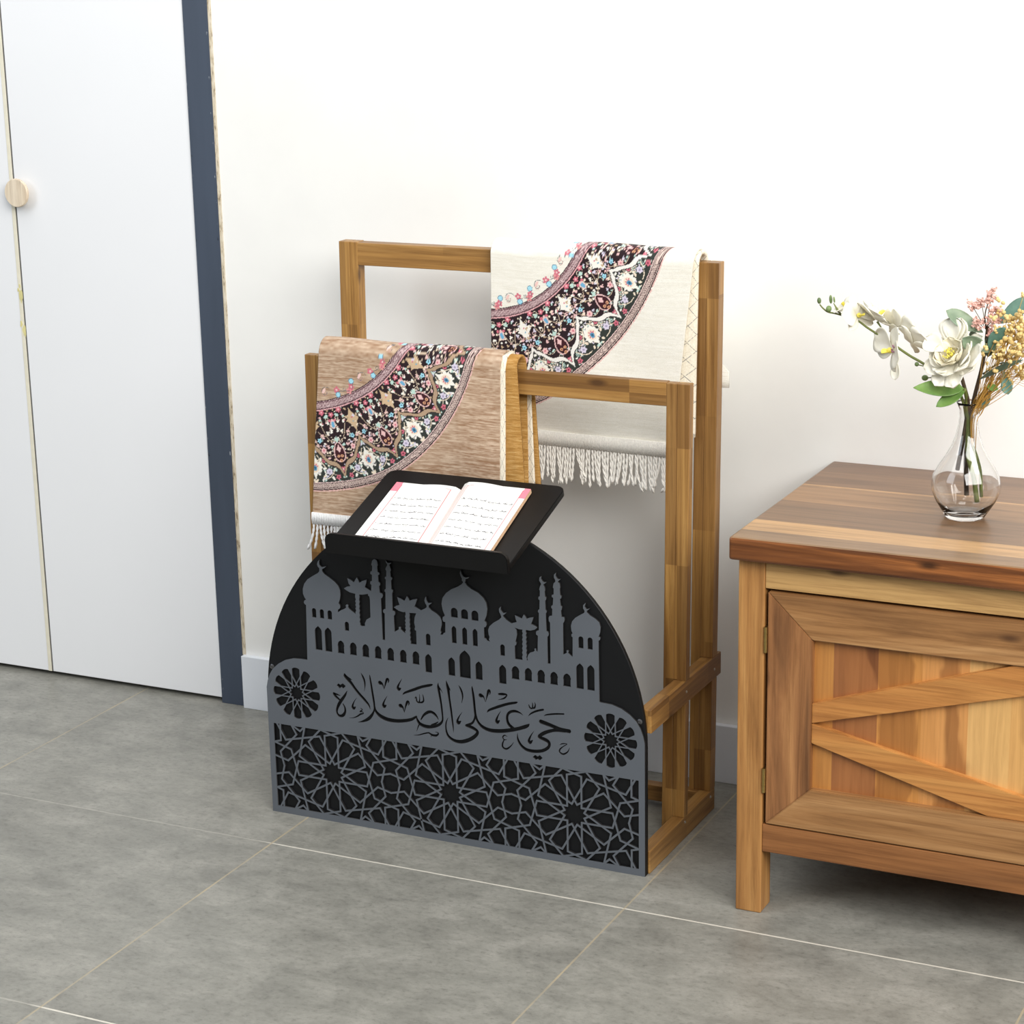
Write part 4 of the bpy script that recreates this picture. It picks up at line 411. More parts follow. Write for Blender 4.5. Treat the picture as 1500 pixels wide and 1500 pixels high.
for mx in (-.2708, .2715):
    c = (mx, .2105); A = .00775; hw = .00088; ap, am = A + hw, A - hw
    for k in range(12):
        a = k * PI / 6
        cuts.append(rotp([(0, 2 * ap), (am, 2 * (ap + .866 * am)), (am, .0408), (am * .5, .0426), (0, .0430), (-am * .5, .0426), (-am, .0408), (-am, 2 * (ap + .866 * am))], a, c))
        # small kite between the petals, on the 15 degree axis
        def isec(n1, d1, n2, d2):
            D_ = n1[0] * n2[1] - n1[1] * n2[0]; return ((d1 * n2[1] - d2 * n1[1]) / D_, (n1[0] * d2 - n2[0] * d1) / D_)
        N = {'x': (1, 0), 's': (-.866, .5), 'p': (.866, .5), 'q': (-.5, .866)}
        cuts.append(rotp([isec(N['x'], am, N['s'], am), isec(N['x'], am, N['q'], ap), isec(N['p'], ap, N['q'], ap), isec(N['p'], ap, N['s'], am)], a, c))
    star = []
    for k in range(12):
        a = k * PI / 6; star.append((c[0] + 2 * am * math.cos(a), c[1] + 2 * am * math.sin(a))); a += PI / 12; star.append((c[0] + 1.414 * am * math.cos(a), c[1] + 1.414 * am * math.sin(a)))
    cuts.append(star)
SX0, SX1, SZ0, SZ1 = -.3166, .3166, .0113, .1538
cuts.append([(SX0, SZ0), (SX1, SZ0), (SX1, SZ1), (SX0, SZ1)])
FY, FT = -.4085, .0040
face = plate('face_board', [outline] + cuts, FY, FT, M['slate'], rack, PX)
face.data.materials.append(M['charred'])
for p in face.data.polygons: p.material_index = 0 if abs(p.normal.y) > .7 else 1
face['label'] = 'slate grey board with mosque skyline and calligraphy'
# ---- twelve-pointed star lattice, generated from its symmetry
SS = .2112; RA = .0119; AP = .0663; LH = .00155
def seg(p, q, e=.0011):
    (x0, z0), (x1, z1) = p, q; L = math.hypot(x1 - x0, z1 - z0)
    if L < 1e-6: return None
    ux, uz = (x1 - x0) / L, (z1 - z0) / L
    return (x0 - ux * e, z0 - uz * e, x1 + ux * e, z1 + uz * e)
def rt(p, a): return (p[0] * math.cos(a) - p[1] * math.sin(a), p[0] * math.sin(a) + p[1] * math.cos(a))
base = []
hc = AP - .3 * RA
for k in range(12):
    a = k * PI / 6
    for s in (1, -1): base.append((rt((RA, s * RA), a), rt((hc, s * RA), a)))
H = ((AP + .3 * (SS / 2 - AP) / 1.3), (SS / 2 - AP) / 1.3)
T = .0322
for q in range(4):
    a = q * PI / 2
    for s in (1, -1):
        f = lambda p: rt((p[0], s * p[1]), a)
        base.append((f((hc, -RA)), f(H)))                                           # petal on the axis
        P30 = lambda al, ac: rt((al, ac), PI / 6)
        base.append((f(P30(hc, RA)), f(P30(AP + .3 * T, -T))))                      # petal at 30 degrees, to G
        base.append((f(P30(hc, -RA)), f((SS / 4, SS / 4))))
        G = P30(AP + .3 * T, -T); K = (SS / 2, .0162); K2 = (SS / 2 - .0162, 0)
        Gm = (SS / 2 - G[1], SS / 2 - G[0])
        base.append((f(G), f(K))); base.append((f(Gm), f(K2)))
def clip(s):
    x0, z0, x1, z1 = s; t0, t1 = 0, 1; dx, dz = x1 - x0, z1 - z0
    for p, q in ((-dx, x0 - SX0 + .001), (dx, SX1 + .001 - x0), (-dz, z0 - SZ0 + .001), (dz, SZ1 + .001 - z0)):
        if abs(p) < 1e-12:
            if q < 0: return None
        else:
            r = q / p
            if p < 0: t0 = max(t0, r)
            else: t1 = min(t1, r)
    return None if t0 >= t1 else (x0 + t0 * dx, z0 + t0 * dz, x0 + t1 * dx, z0 + t1 * dz)
bm = bmesh.new(); n_ = 0; seen = set()
for cx, cz in [(i * SS, .0825) for i in (-2, -1, 0, 1, 2)] + [((i + .5) * SS, .0825 + s * SS / 2) for i in (-2, -1, 0, 1) for s in (1, -1)]:
    for p, q in base:
        s = seg((p[0] + cx, p[1] + cz), (q[0] + cx, q[1] + cz)); s = clip(s) if s else None
        if not s: continue
        x0, z0, x1, z1 = s; key = tuple(sorted(((round(x0 * 2500), round(z0 * 2500)), (round(x1 * 2500), round(z1 * 2500)))))
        if key in seen: continue
        seen.add(key); L = math.hypot(x1 - x0, z1 - z0); nx, nz = -(z1 - z0) / L * LH, (x1 - x0) / L * LH
        n_ += 1; yf = FY + .00002 + (n_ % 53) * .000006
        vv = [bm.verts.new((PX + x, y, z)) for y in (yf, FY + FT - (n_ % 53) * .000003) for x, z in ((x0 + nx, z0 + nz), (x1 + nx, z1 + nz), (x1 - nx, z1 - nz), (x0 - nx, z0 - nz))]
        for f_ in ((0, 1, 2, 3), (7, 6, 5, 4), (0, 4, 5, 1), (1, 5, 6, 2), (2, 6, 7, 3), (3, 7, 4, 0)): bm.faces.new([vv[i] for i in f_])
lat = mkbm('star_lattice', bm, M['slate'], face, mats=[M['slate'], M['charred']])
for p in lat.data.polygons: p.material_index = 0 if abs(p.normal.y) > .7 else 1
# ---- book tray
XL, XR = -.4865, -.1830; VY, VZ, TK = -.492, .4835, .335
def tz(y): return VZ + .0106 + TK * (y - VY)
def rounded(x0, x1, z0, z1, rt_, n=6):
    p = [(x0, z0), (x1, z0)]
    p += [(x1 - rt_ + rt_ * math.cos(i * PI / 2 / n), z1 - rt_ + rt_ * math.sin(i * PI / 2 / n)) for i in range(n + 1)]
    p += [(x0 + rt_ - rt_ * math.sin(i * PI / 2 / n), z1 - rt_ + rt_ * math.cos(i * PI / 2 / n)) for i in range(n + 1)]
    return p
BL = .2150
bm = bmesh.new(); pr = rounded(XL, XR, 0, BL, .016); ct, st = math.cos(math.atan(TK)), math.sin(math.atan(TK))
def slab(bm, pr, f):
    a = [bm.verts.new(f(x, z, 0)) for x, z in pr]; b = [bm.verts.new(f(x, z, 1)) for x, z in pr]
    bm.faces.new(a); bm.faces.new(b[::-1])
    for i in range(len(pr)): bm.faces.new((a[i], b[i], b[(i + 1) % len(pr)], a[(i + 1) % len(pr)]))
slab(bm, pr, lambda x, u, k: (x, VY + u * ct - k * .01 * st + .01 * st, VZ + u * st + k * .01 * ct))
bmesh.ops.recalc_face_normals(bm, faces=bm.faces); bmesh.ops.bevel(bm, geom=[e for e in bm.edges if e.calc_face_angle(0) > 1.0], offset=.001, segments=2, affect='EDGES')
tray = mkbm('book_tray', bm, M['trayblack'], rack)
bm = bmesh.new(); LZ = .0325
slab(bm, rounded(XL, XR, 0, LZ, .013), lambda x, z, k: (x, VY - .009 + k * .009 + .004 - z * .12, VZ - .004 + z))
bmesh.ops.recalc_face_normals(bm, faces=bm.faces); bmesh.ops.bevel(bm, geom=[e for e in bm.edges if e.calc_face_angle(0) > 1.0], offset=.001, segments=2, affect='EDGES')
mkbm('tray_lip', bm, M['trayblack'], tray)

# ------------------------------------------------------------------ painting helper: a cloth or page pattern as a colour attribute
class Canvas:
    def __init__(s, x0, x1, z0, z1, res):
        s.x0, s.z0, s.r = x0, z0, res; s.w, s.h = int((x1 - x0) / res) + 1, int((z1 - z0) / res) + 1
        s.X, s.Z = np.meshgrid(x0 + res * np.arange(s.w), z0 + res * np.arange(s.h)); s.im = np.zeros((s.h, s.w, 3), np.float32); s.clipm = np.ones((s.h, s.w), bool)
    def box(s, x, z, r):
        i0, i1 = max(0, int((x - r - s.x0) / s.r)), min(s.w, int((x + r - s.x0) / s.r) + 2); j0, j1 = max(0, int((z - r - s.z0) / s.r)), min(s.h, int((z + r - s.z0) / s.r) + 2)
        return (slice(j0, j1), slice(i0, i1)) if i1 > i0 and j1 > j0 else None
    def put(s, b, m, c): s.im[b][m & s.clipm[b]] = c
    def disc(s, x, z, r, c): s.ell(x, z, r, r, 0, c)
    def ell(s, x, z, a, bb, ang, c):
        b = s.box(x, z, max(a, bb))
        if b is None: return
        dx, dz = s.X[b] - x, s.Z[b] - z; ca, sa = math.cos(ang), math.sin(ang)
        s.put(b, ((dx * ca + dz * sa) / a) ** 2 + ((-dx * sa + dz * ca) / bb) ** 2 < 1, c)
    def flower(s, x, z, r, c, cc, n=5, a0=0.0, out=None):
        if out is not None: s.disc(x, z, r * 1.16, out)
        for k in range(n):
            a = a0 + 2 * PI * k / n; s.ell(x + .55 * r * math.cos(a), z + .55 * r * math.sin(a), .5 * r, .36 * r, a, c)
        s.disc(x, z, .32 * r, cc)
    def star(s, x, z, a, bb, ang, c, pw=.62):
        b = s.box(x, z, max(a, bb))
        if b is None: return
        dx, dz = s.X[b] - x, s.Z[b] - z; ca, sa = math.cos(ang), math.sin(ang)
        u, v = np.abs(dx * ca + dz * sa) / a, np.abs(-dx * sa + dz * ca) / bb
        s.put(b, u ** pw + v ** pw < 1, c)
    def line(s, pts, wd, c):
        for (xa, za), (xb, zb) in zip(pts, pts[1:]):
            n = max(1, int(math.hypot(xb - xa, zb - za) / (s.r * .8)))
            for i in range(n + 1):
                t = i / n; s.disc(xa + (xb - xa) * t, za + (zb - za) * t, wd / 2, c)
    def sample(s, xs, zs):
        i = np.clip(((xs - s.x0) / s.r + .5).astype(int), 0, s.w - 1); j = np.clip(((zs - s.z0) / s.r + .5).astype(int), 0, s.h - 1); return s.im[j, i]
def C3(*c): return np.array(S(*c)[:3], np.float32)
def setcol(o, cols):
    a = o.data.attributes.new('Col', 'FLOAT_COLOR', 'POINT'); c = np.ones((len(cols), 4), np.float32); c[:, :3] = cols; a.data.foreach_set('color', c.ravel())

# ------------------------------------------------------------------ prayer rugs
def paint_rug(cv, C, ci, rin, co, rout, tips, half, ground, ribbon, seed):
    """All lengths in millimetres in the plane of the hanging cloth."""
    rg = np.random.RandomState(seed); rr = random.Random(seed)
    X, Z = cv.X, cv.Z
    di, do = np.hypot(X - ci[0], Z - ci[1]), np.hypot(X - co[0], Z - co[1])
    # streaky chenille ground
    n = np.zeros_like(X)
    for wl, am in ((5, .5), (16, .7), (45, .5)):
        for step, a2 in ((1.0, .6), (2.2, .5)):
            nk = int((X.max() - X.min()) / wl) + 3; rows = int((Z.max() - Z.min()) / step) + 2
            g = rg.randn(rows, nk); jj = ((Z[:, 0] - Z.min()) / step).astype(int); xx = (X[0] - X.min()) / wl
            i0 = xx.astype(int); f = xx - i0; n += am * a2 * (g[jj][:, i0] * (1 - f) + g[jj][:, i0 + 1] * f)
    n = np.clip(.5 + n * .42, 0, 1)[..., None]
    cv.im[:] = ground[0] * (1 - n) + ground[1] * n
    field = (di > rin) & (do < rout - 12)
    dark, dark2 = C3(42, 28, 32), C3(52, 56, 52)
    def radii(th):
        out = []
        for c, r in ((ci, rin), (co, rout - 12)):
            d = np.stack([np.cos(th), np.sin(th)]); q = np.array([C[0] - c[0], C[1] - c[1]]); b = q[0] * d[0] + q[1] * d[1]; out.append(-b + np.sqrt(b * b - (q @ q - r * r)))
        return out
    TH = np.arctan2(Z - C[1], X - C[0]); RR = np.hypot(X - C[0], Z - C[1]); ri, ro = radii(TH); tt = (RR - ri) / (ro - ri)
    ph = (np.degrees(TH) - tips[0]) / (2 * half); fr = np.abs(ph - np.round(ph)) * 2      # 0 at a tip, 1 at a notch
    zig = .905 - .395 * np.clip(fr * .94, 0, 1) ** .78 - .028 * np.sin(fr * PI * 3) + .03 * np.clip(1 - fr * 9, 0, 1) - .07 * np.clip((fr - .9) * 10, 0, 1)
    W_ = ro - ri; dz = (tt - zig) * W_
    cv.im[field] = dark; cv.im[field & (dz > 0)] = dark2
    def P(deg, t):
        a = math.radians(deg); r0, r1 = radii(np.array([a])); r = r0[0] + t * (r1[0] - r0[0]); return C[0] + r * math.cos(a), C[1] + r * math.sin(a), a
    cream, pk, rose, blue, dblue, white, mint, lil, tan = C3(236, 220, 198), C3(232, 190, 188), C3(206, 112, 128), C3(164, 216, 232), C3(70, 120, 150), C3(240, 236, 226), C3(186, 214, 204), C3(214, 206, 222), C3(196, 170, 138)
    cv.clipm = field & (dz < -4.2)
    vine = C3(206, 184, 160)
    def spiral(x, z, r, a0, sgn, wd, c, turns=1.25):
        cv.line([(x + r * (1 - .75 * k / 16) * math.cos(a0 + sgn * turns * 2 * PI * k / 16), z + r * (1 - .75 * k / 16) * math.sin(a0 + sgn * turns * 2 * PI * k / 16)) for k in range(17)], wd, c)
    def leafy(n, ts, cols, rmin, rmax, ph0):
        k = 0; pts = []
        for _ in range(n * 12):
            if k >= n: break
            f, t = rr.uniform(0, 1), rr.uniform(*ts); x, z, a = P(tips[0] + f * half, t)
            if any((x - u) ** 2 + (z - v) ** 2 < 8 for u, v in pts): continue
            pts.append((x, z)); k += 1; yield f, t, rr.choice(cols), rr.uniform(rmin, rmax), rr.uniform(0, PI), rr.random()
    inner = list(leafy(74, (.02, .93), [cream, pk, white, pk, cream, mint, white, lil, tan], 1.1, 2.3, 0))
    curls = list(leafy(13, (.06, .88), [cream, cream, pk], 2.6, 5.0, 0))
    outer = list(leafy(60, (.42, .98), [white, cream, mint, lil, white], 1.4, 2.6, 0)); ocurl = list(leafy(14, (.45, .97), [cream, mint], 3.0, 5.0, 0))
    secs = range(-3, 8)
    big = ground[2]
    for k in secs:
        for s in (1, -1):
            D = lambda f, t: P(tips[0] + 2 * half * k + s * f * half, t)
            for f, t, c, r, an, q in curls:
                x, z, a = D(f, t); spiral(x, z, r, a + s * an, s, .85, c, 1.0)
            for f, t, c, r, an, q in inner:
                x, z, a = D(f, t)
                if q < .7: cv.ell(x, z, r * 1.45, r * .72, a + s * an, c); cv.ell(x + r * .9 * math.cos(a + s * an + 1.2), z + r * .9 * math.sin(a + s * an + 1.2), r * .9, r * .5, a + s * an + 1.2, c)
                else: cv.disc(x, z, r * .8, c)
            # arching vines
            for w0 in ((.08, .22, .75, .30), (.2, .62, .9, .42), (.05, .45, .62, .16)):
                p = []
                for i in range(13):
                    u = i / 12; x, z, a = D(w0[0] + (w0[2] - w0[0]) * u, w0[1] + (w0[3] - w0[1]) * u + .10 * math.sin(PI * u)); p.append((x, z))
                cv.line(p, .95, vine)
            x, z, a = D(.44, .745); cv.flower(x, z, 5.4, blue, dblue, 6, a, dark)
            x, z, a = D(.60, .56); cv.flower(x, z, 5.2, pk, rose, 6, a, dark)
            x, z, a = D(.72, .42); cv.flower(x, z, 4.0, blue, dblue, 5, a, dark)
            x, z, a = D(.46, .035); cv.flower(x, z, 5.0, rose, C3(240, 190, 190), 5, a, dark)
            x, z, a = D(.28, .10); cv.ell(x, z, 3.8, 2.6, a + s, mint)
            x, z, a = D(.55, .20); cv.ell(x, z, 3.4, 2.2, a - s, white); cv.disc(x + 2, z + 1, 1.3, rose)
        D = lambda f, t: P(tips[0] + 2 * half * k + f * half, t)
        x, z, a = D(0, .085); cv.flower(x, z, 4.4, rose, pk, 5, a, dark)
        x, z, a = D(0, .22); cv.ell(x, z, 7.4, 4.6, a, C3(222, 196, 190)); cv.ell(x, z, 5.5, 2.8, a, C3(110, 170, 204))
        for q in (-1, 0, 1):
            x2, z2, a2 = D(q * .13, .165); cv.disc(x2, z2, 2.3, rose if q else pk)
        # ogee medallion
        p = []
        for i in range(41):
            u = 2 * PI * i / 40; x, z, a = D(.20 * math.sin(u) * (1 - .25 * math.cos(u)), .60 - .135 * math.cos(u)); p.append((x, z))
        b_ = [D(0, .60)]; cv.ell(b_[0][0], b_[0][1], 14, 8, b_[0][2], C3(64, 26, 34)); cv.line(p, 1.7, pk)
        for f, t in ((-.07, .66), (.07, .66), (0, .72)):
            x, z, a = D(f, t); cv.disc(x, z, 2.5, C3(220, 168, 130)); cv.disc(x, z, 1.1, C3(110, 40, 50))
        x, z, a = D(0, .56); cv.star(x, z, 7, 5, a, pk, .8); x, z, a = D(0, .43); cv.star(x, z, 6, 6, a, mint, .7)
        x, z, a = D(0, .84); cv.flower(x, z, 4.6, rose, pk, 5, a, dark)
        # large star blossom in the notch between two sectors
        x, z, a = D(1.0, .215); cv.star(x, z, 24, 15, a, dark, .66); cv.star(x, z, 22, 13.5, a, big, .70); cv.ell(x, z, 12.5, 7.6, a, big)
        cv.disc(x - 3.4 * math.cos(a), z - 3.4 * math.sin(a), 1.2, rose); cv.disc(x + 3.6 * math.cos(a), z + 3.6 * math.sin(a), 1.4, C3(120, 170, 190))
        x, z, a = D(1.0, .435); cv.star(x, z, 6.5, 4.5, a, pk, .8)
    cv.clipm = field & (dz > 4.0)
    for k in secs:
        for s in (1, -1):
            D = lambda f, t: P(tips[0] + half + 2 * half * k + s * f * half, t)
            for f, t, c, r, an, q in ocurl:
                x, z, a = D(f, t); spiral(x, z, r, a + s * an, s, 1.1, c)
            for f, t, c, r, an, q in outer:
                x, z, a = D(f, t); cv.ell(x, z, r * 1.4, r * .8, a + s * an, c)
            for w0 in ((.1, .62, .8, .93), (.3, .95, .75, .80)):
                cv.line([D(w0[0] + (w0[2] - w0[0]) * i / 10, w0[1] + (w0[3] - w0[1]) * i / 10 + .05 * math.sin(PI * i / 10))[:2] for i in range(11)], 1.3, cream)
            x, z, a = D(.5, .855); cv.flower(x, z, 5.6, lil, C3(160, 150, 180), 6, a, dark2)
            x, z, a = D(.78, .94); cv.flower(x, z, 4.4, rose, C3(120, 40, 60), 5, a, dark2)
            x, z, a = D(.35, .70); cv.flower(x, z, 3.6, rose, C3(120, 40, 60), 5, a, dark2)
        D = lambda f, t: P(tips[0] + half + 2 * half * k + f * half, t)
        x, z, a = D(0, .785); cv.star(x, z, 24, 17, a, white, .64); cv.star(x, z, 15, 15, a + PI / 4, white, .62)
        for q in range(6): cv.ell(x + 8.5 * math.cos(a + q * PI / 3), z + 8.5 * math.sin(a + q * PI / 3), 5.2, 3.6, a + q * PI / 3, white)
        cv.ell(x, z, 8.5, 7.5, a, cream)
        for q in range(7): cv.ell(x + 4.2 * math.cos(a + 2 + q * .75), z + 4.2 * math.sin(a + 2 + q * .75), 2.6, 1.1, a + 2 + q * .75, rose)
        cv.ell(x + 1.2 * math.cos(a), z + 1.2 * math.sin(a), 4.6, 3.6, a, C3(88, 150, 182)); cv.ell(x + 1.2 * math.cos(a), z + 1.2 * math.sin(a), 2.2, 1.8, a, C3(50, 90, 120))
    cv.clipm[:] = True
    im = cv.im
    rb = field & (np.abs(dz) < 5.2); im[rb] = dark; im[field & (np.abs(dz) < 3.7)] = ribbon
    # inner braid
    hs = (np.sin(X * 12.9 + Z * 78.2) * 43758.5) % 1; hs2 = ((np.sin(np.round(X / 1.1) * 3.1) + np.sin(np.round(Z / 1.1) * 5.7 + np.round(X / 1.1) * 2.3)) % 1)
    bn = (di > rin - 14) & (di <= rin) & (do < rout)
    kk = np.where(hs2 > .5, 1.0, 0.0)[..., None]; im[bn] = (C3(206, 180, 180) * kk + C3(134, 104, 108) * (1 - kk))[bn]
    for r0, c in ((rin - 14, C3(70, 50, 54)), (rin - 11.6, C3(110, 80, 86)), (rin - 1.6, C3(90, 62, 68)), (rin + .4, C3(224, 170, 172))):
        im[(np.abs(di - r0) < .8) & (do < rout)] = c
    # outer braid
    bo = (do >= rout - 12) & (do < rout); im[bo] = C3(216, 194, 184)
    ang = np.arctan2(Z - co[1], X - co[0]) * rout; q = do - (rout - 12)
    for lo, hi, sg in ((2.0, 5.6, 1), (5.6, 9.2, -1)):
        br = bo & (q > lo) & (q < hi) & (((ang + sg * (q - 5.6) * 1.1) % 3.4) < 1.25); im[br] = C3(86, 62, 64)
    im[bo & (q < 1.0)] = C3(230, 200, 196); im[bo & (np.abs(q - 1.8) < .5)] = C3(70, 48, 52); im[bo & (np.abs(q - 9.6) < .55)] = C3(70, 48, 52); im[(np.abs(do - rout) < .9)] = C3(52, 34, 38)
    im[(do > rout + .9) & (do < rout + 3.2) & (hs > .25)] = C3(224, 180, 174)
    # sprays of blossoms inside the braid
    for k in secs:
        for s in (1,):
            A0 = tips[0] + 2 * half * k
            def Q(dd, off):
                th = math.radians(A0 + dd * half); c0 = ci; r = rin - 14 - off; return c0[0] + r * math.cos(th), c0[1] + r * math.sin(th)
            outl = C3(96, 100, 104)
            x, z = Q(.05, 13); spiral(x, z, 10, .5, 1, .9, outl, .9); spiral(x - 2, z - 3, 5, 2, -1, .8, C3(190, 150, 140))
            cv.ell(x - 3, z + 2, 5, 2.2, 1, C3(232, 196, 188))
            x, z = Q(.62, 12); cv.flower(x, z, 5.6, rose, pk, 5, k); x, z = Q(.62, 4); cv.disc(x, z, 4.7, dblue); cv.disc(x, z, 3.8, blue)
            x, z = Q(-.5, 16); cv.disc(x, z, 4.7, dblue); cv.disc(x, z, 3.8, blue); x, z = Q(-.62, 8); cv.flower(x, z, 5.4, rose, pk, 5, k)
            x, z = Q(1.2, 4); cv.flower(x, z, 5.6, C3(220, 150, 148), rose, 5, k); x, z = Q(1.0, 9); spiral(x, z, 3.4, 1, -1, .8, outl)
            cv.line([Q(-.6, 5), Q(-.5, 12)], .8, outl); cv.line([Q(1.2, 3), Q(.8, 8), Q(.62, 8)], .8, outl)

def drape_profile(yf, yb, zt, rise, zf, zr, step):
    """(y, z, s) down the front, over the bar, down the back; s is the developed height used for the pattern."""
    a = (yb - yf) / 2; out = []; z0 = zt - rise
    n = int((z0 - zf) / step)
    for i in range(n): out.append((yf, zf + (z0 - zf) * i / n, zf + (z0 - zf) * i / n))
    m = 22; s = z0; py, pz = yf, z0
    for i in range(m + 1):
        t = PI * i / m; y, z = yf + a - a * math.cos(t), z0 + rise * math.sin(t); s += math.hypot(y - py, z - pz); py, pz = y, z; out.append((y, z, s))
    n = int((z0 - zr) / .012)
    for i in range(1, n + 1): out.append((yb, z0 + (zr - z0) * i / n, s + (z0 - zr) * i / n))
    return out
def sheet(name, prof, xl, xr, nx, mat, parent, thick, wob, canvas=None, uv=False, skew=0.0):
    V, cols, F = [], [], []
    for j, (y, z, s) in enumerate(prof):
        a, b = xl(s), xr(s)
        for i in range(nx + 1):
            u = i / nx; x = a + (b - a) * u
            V.append((x, y + wob(x, z), z + .0012 * math.sin(x * 31 + 1)))
            if canvas is not None: cols.append((x * 1000, s * 1000))
    n1 = nx + 1
    for j in range(len(prof) - 1):
        for i in range(nx): F.append((j * n1 + i, j * n1 + i + 1, (j + 1) * n1 + i + 1, (j + 1) * n1 + i))
    o = mk(name, V, F, mat, parent, True)
    if canvas is not None:
        c = np.array(cols); setcol(o, canvas.sample(c[:, 0], c[:, 1]))
    if uv:
        ul = o.data.uv_layers.new(name='UVMap')
        for lp in o.data.loops: k = lp.vertex_index; ul.data[lp.index].uv = ((k % n1) / nx, prof[k // n1][2])
    md = o.modifiers.new('Solidify', 'SOLIDIFY'); md.thickness = thick; md.offset = -1.0
    return o
def fringe(name, xl, xr, y, zh, z1, z2, n, mat, parent, rng, slope=0.0):
    bm = bmesh.new(); addbox(bm, xl, xr, y - .0022, y + .0022, z1, zh, .0008)
    for v in bm.verts: v.co.z += slope * (v.co.x - xl)
    for i in range(n * 2):
        x = xl + (xr - xl) * (i + .5) / (n * 2); addtube(bm, [(x, y - .0022, zh + slope * (x - xl)), (x, y - .0034, (zh + z1) / 2 + slope * (x - xl)), (x, y - .0024, z1 + slope * (x - xl))], .0011, 5)
    for i in range(n):
        x = xl + (xr - xl) * (i + .5) / n + rng.uniform(-.001, .001); sw = rng.gauss(0, .006); ln = (z1 - z2) * rng.uniform(.82, 1.08); zz = z1 + slope * (x - xl)
        for st in (0, 1):
            p = []
            for k in range(15):
                t = k / 14; a = t * 15 + st * PI + i; p.append((x + sw * t * t + .0010 * math.cos(a), y + rng.uniform(-.0003, .0003) - .003 * t + .0010 * math.sin(a), zz - ln * t))
            addtube(bm, p, [.0014] * 12 + [.0017, .0019, .0008], 5)
    return mkbm(name, bm, mat, parent, True)

rng = random.Random(11)
# ---- brown rug on the front bar
rug1 = thing('prayer_rug', 'brown prayer rug with dark floral medallion folded over the front bar', 'rug', (-.46, -.25, .74))
cv = Canvas(-650, -270, 440, 830, .5)
paint_rug(cv, (-642.5, 817.4), (-653.8, 861.2), 222.6, (-642.5, 817.4), 307.8, [-55.9], 10.65, (C3(152, 118, 90), C3(206, 182, 158), C3(206, 178, 144)), C3(176, 150, 124), 3)
wob1 = lambda x, z: .0016 * math.sin(x * 40 + z * 9) * min(1, max(0, (.74 - z) * 8))
xl1 = lambda s: -.6175 - .024 * max(0, .74 - min(s, .76)) / .27
xr1 = lambda s: -.2990 - .006 * max(0, .74 - min(s, .76)) / .27
pf = drape_profile(-.2725, -.2235, .7565, .024, .4525, .50, .00105)
sheet('patterned_face', pf, xl1, xr1, 310, M['weave'], rug1, .0035, wob1, cv)
hp = pf[::8]
sheet('side_hem', hp, lambda s: xr1(s) - .0005, lambda s: xr1(s) + .0075 + .006 * max(0, .74 - min(s, .76)), 4, M['hem'], rug1, .0045, lambda x, z: wob1(x, z) + .0006, uv=True)
pf2 = drape_profile(-.2675, -.2285, .7515, .022, .456, .47, .006)
sheet('under_layer', pf2, lambda s: xl1(s) + .004, lambda s: -.2745 + .0105 * max(0, .74 - min(s, .76)) / .2, 24, M['goldpile'], rug1, .0045, wob1)
pr1 = [(-.2260 + .0, .70 - .0125 * i, .70 - .0125 * i) for i in range(14)]
sheet('rear_hem', pr1, lambda s: -.2800 + .012 * max(0, .7 - s), lambda s: -.2690 + .03 * max(0, .7 - s), 4, M['hem'], rug1, .003, lambda x, z: 0, uv=True)
pr2 = [(-.2215, .70 - .0125 * i, .70 - .0125 * i) for i in range(14)]
sheet('rear_layer', pr2, lambda s: -.30, lambda s: -.2650 + .055 * max(0, .7 - s), 8, M['goldpile'], rug1, .004, lambda x, z: 0)
fringe('fringe', xl1(.46), -.310, -.2740, .4720, .4530, .4060, 52, M['whitefringe'], rug1, rng)
# ---- ivory rug on the rear bar
rug2 = thing('prayer_rug', 'ivory prayer rug with black floral border band folded over the rear bar', 'rug', (-.2, -.13, .9))
cv2 = Canvas(-400, -20, 600, 980, .5)
paint_rug(cv2, (-423, 1001), (-387.8, 984.0), 200.2, (-458.7, 1017.7), 397.0, [-36.4], 9.35, (C3(228, 224, 211), C3(238, 235, 225), C3(238, 235, 226)), C3(236, 233, 226), 12)
wob2 = lambda x, z: .0014 * math.sin(x * 33 + 1 + z * 7) * min(1, max(0, (.9 - z) * 6)) - .004 * max(0, .9 - z)
xl2 = lambda s: -.3690 - .004 * max(0, .9 - min(s, .92)) / .3
xr2 = lambda s: -.0300 - .034 * max(0, .9 - min(s, .92)) / .3
pw = drape_profile(-.1545, -.1025, .9085, .022, .6060, .66, .00105)
sheet('patterned_face', pw, xl2, xr2, 330, M['weave'], rug2, .0035, wob2, cv2)
pw2 = drape_profile(-.1500, -.1070, .9045, .020, .62, .69, .008)
sheet('side_hem', pw2, lambda s: xr2(s) - .012, lambda s: -.0245 - .014 * max(0, .9 - min(s, .92)), 4, M['hem'], rug2, .0055, lambda x, z: wob2(x, z), uv=True)
pw3 = [(-.1005, .89 - .0125 * i, .89 - .0125 * i) for i in range(17)]
sheet('rear_layer', pw3, lambda s: -.36, lambda s: -.0035 if s > .72 else .0085, 16, M['whitepile'], rug2, .004, lambda x, z: .001 * math.sin(x * 30))
fringe('fringe', xl2(.61), xr2(.61) + .008, -.1560, .6130, .5905, .5330, 70, M['fringe'], rug2, rng, -.012)

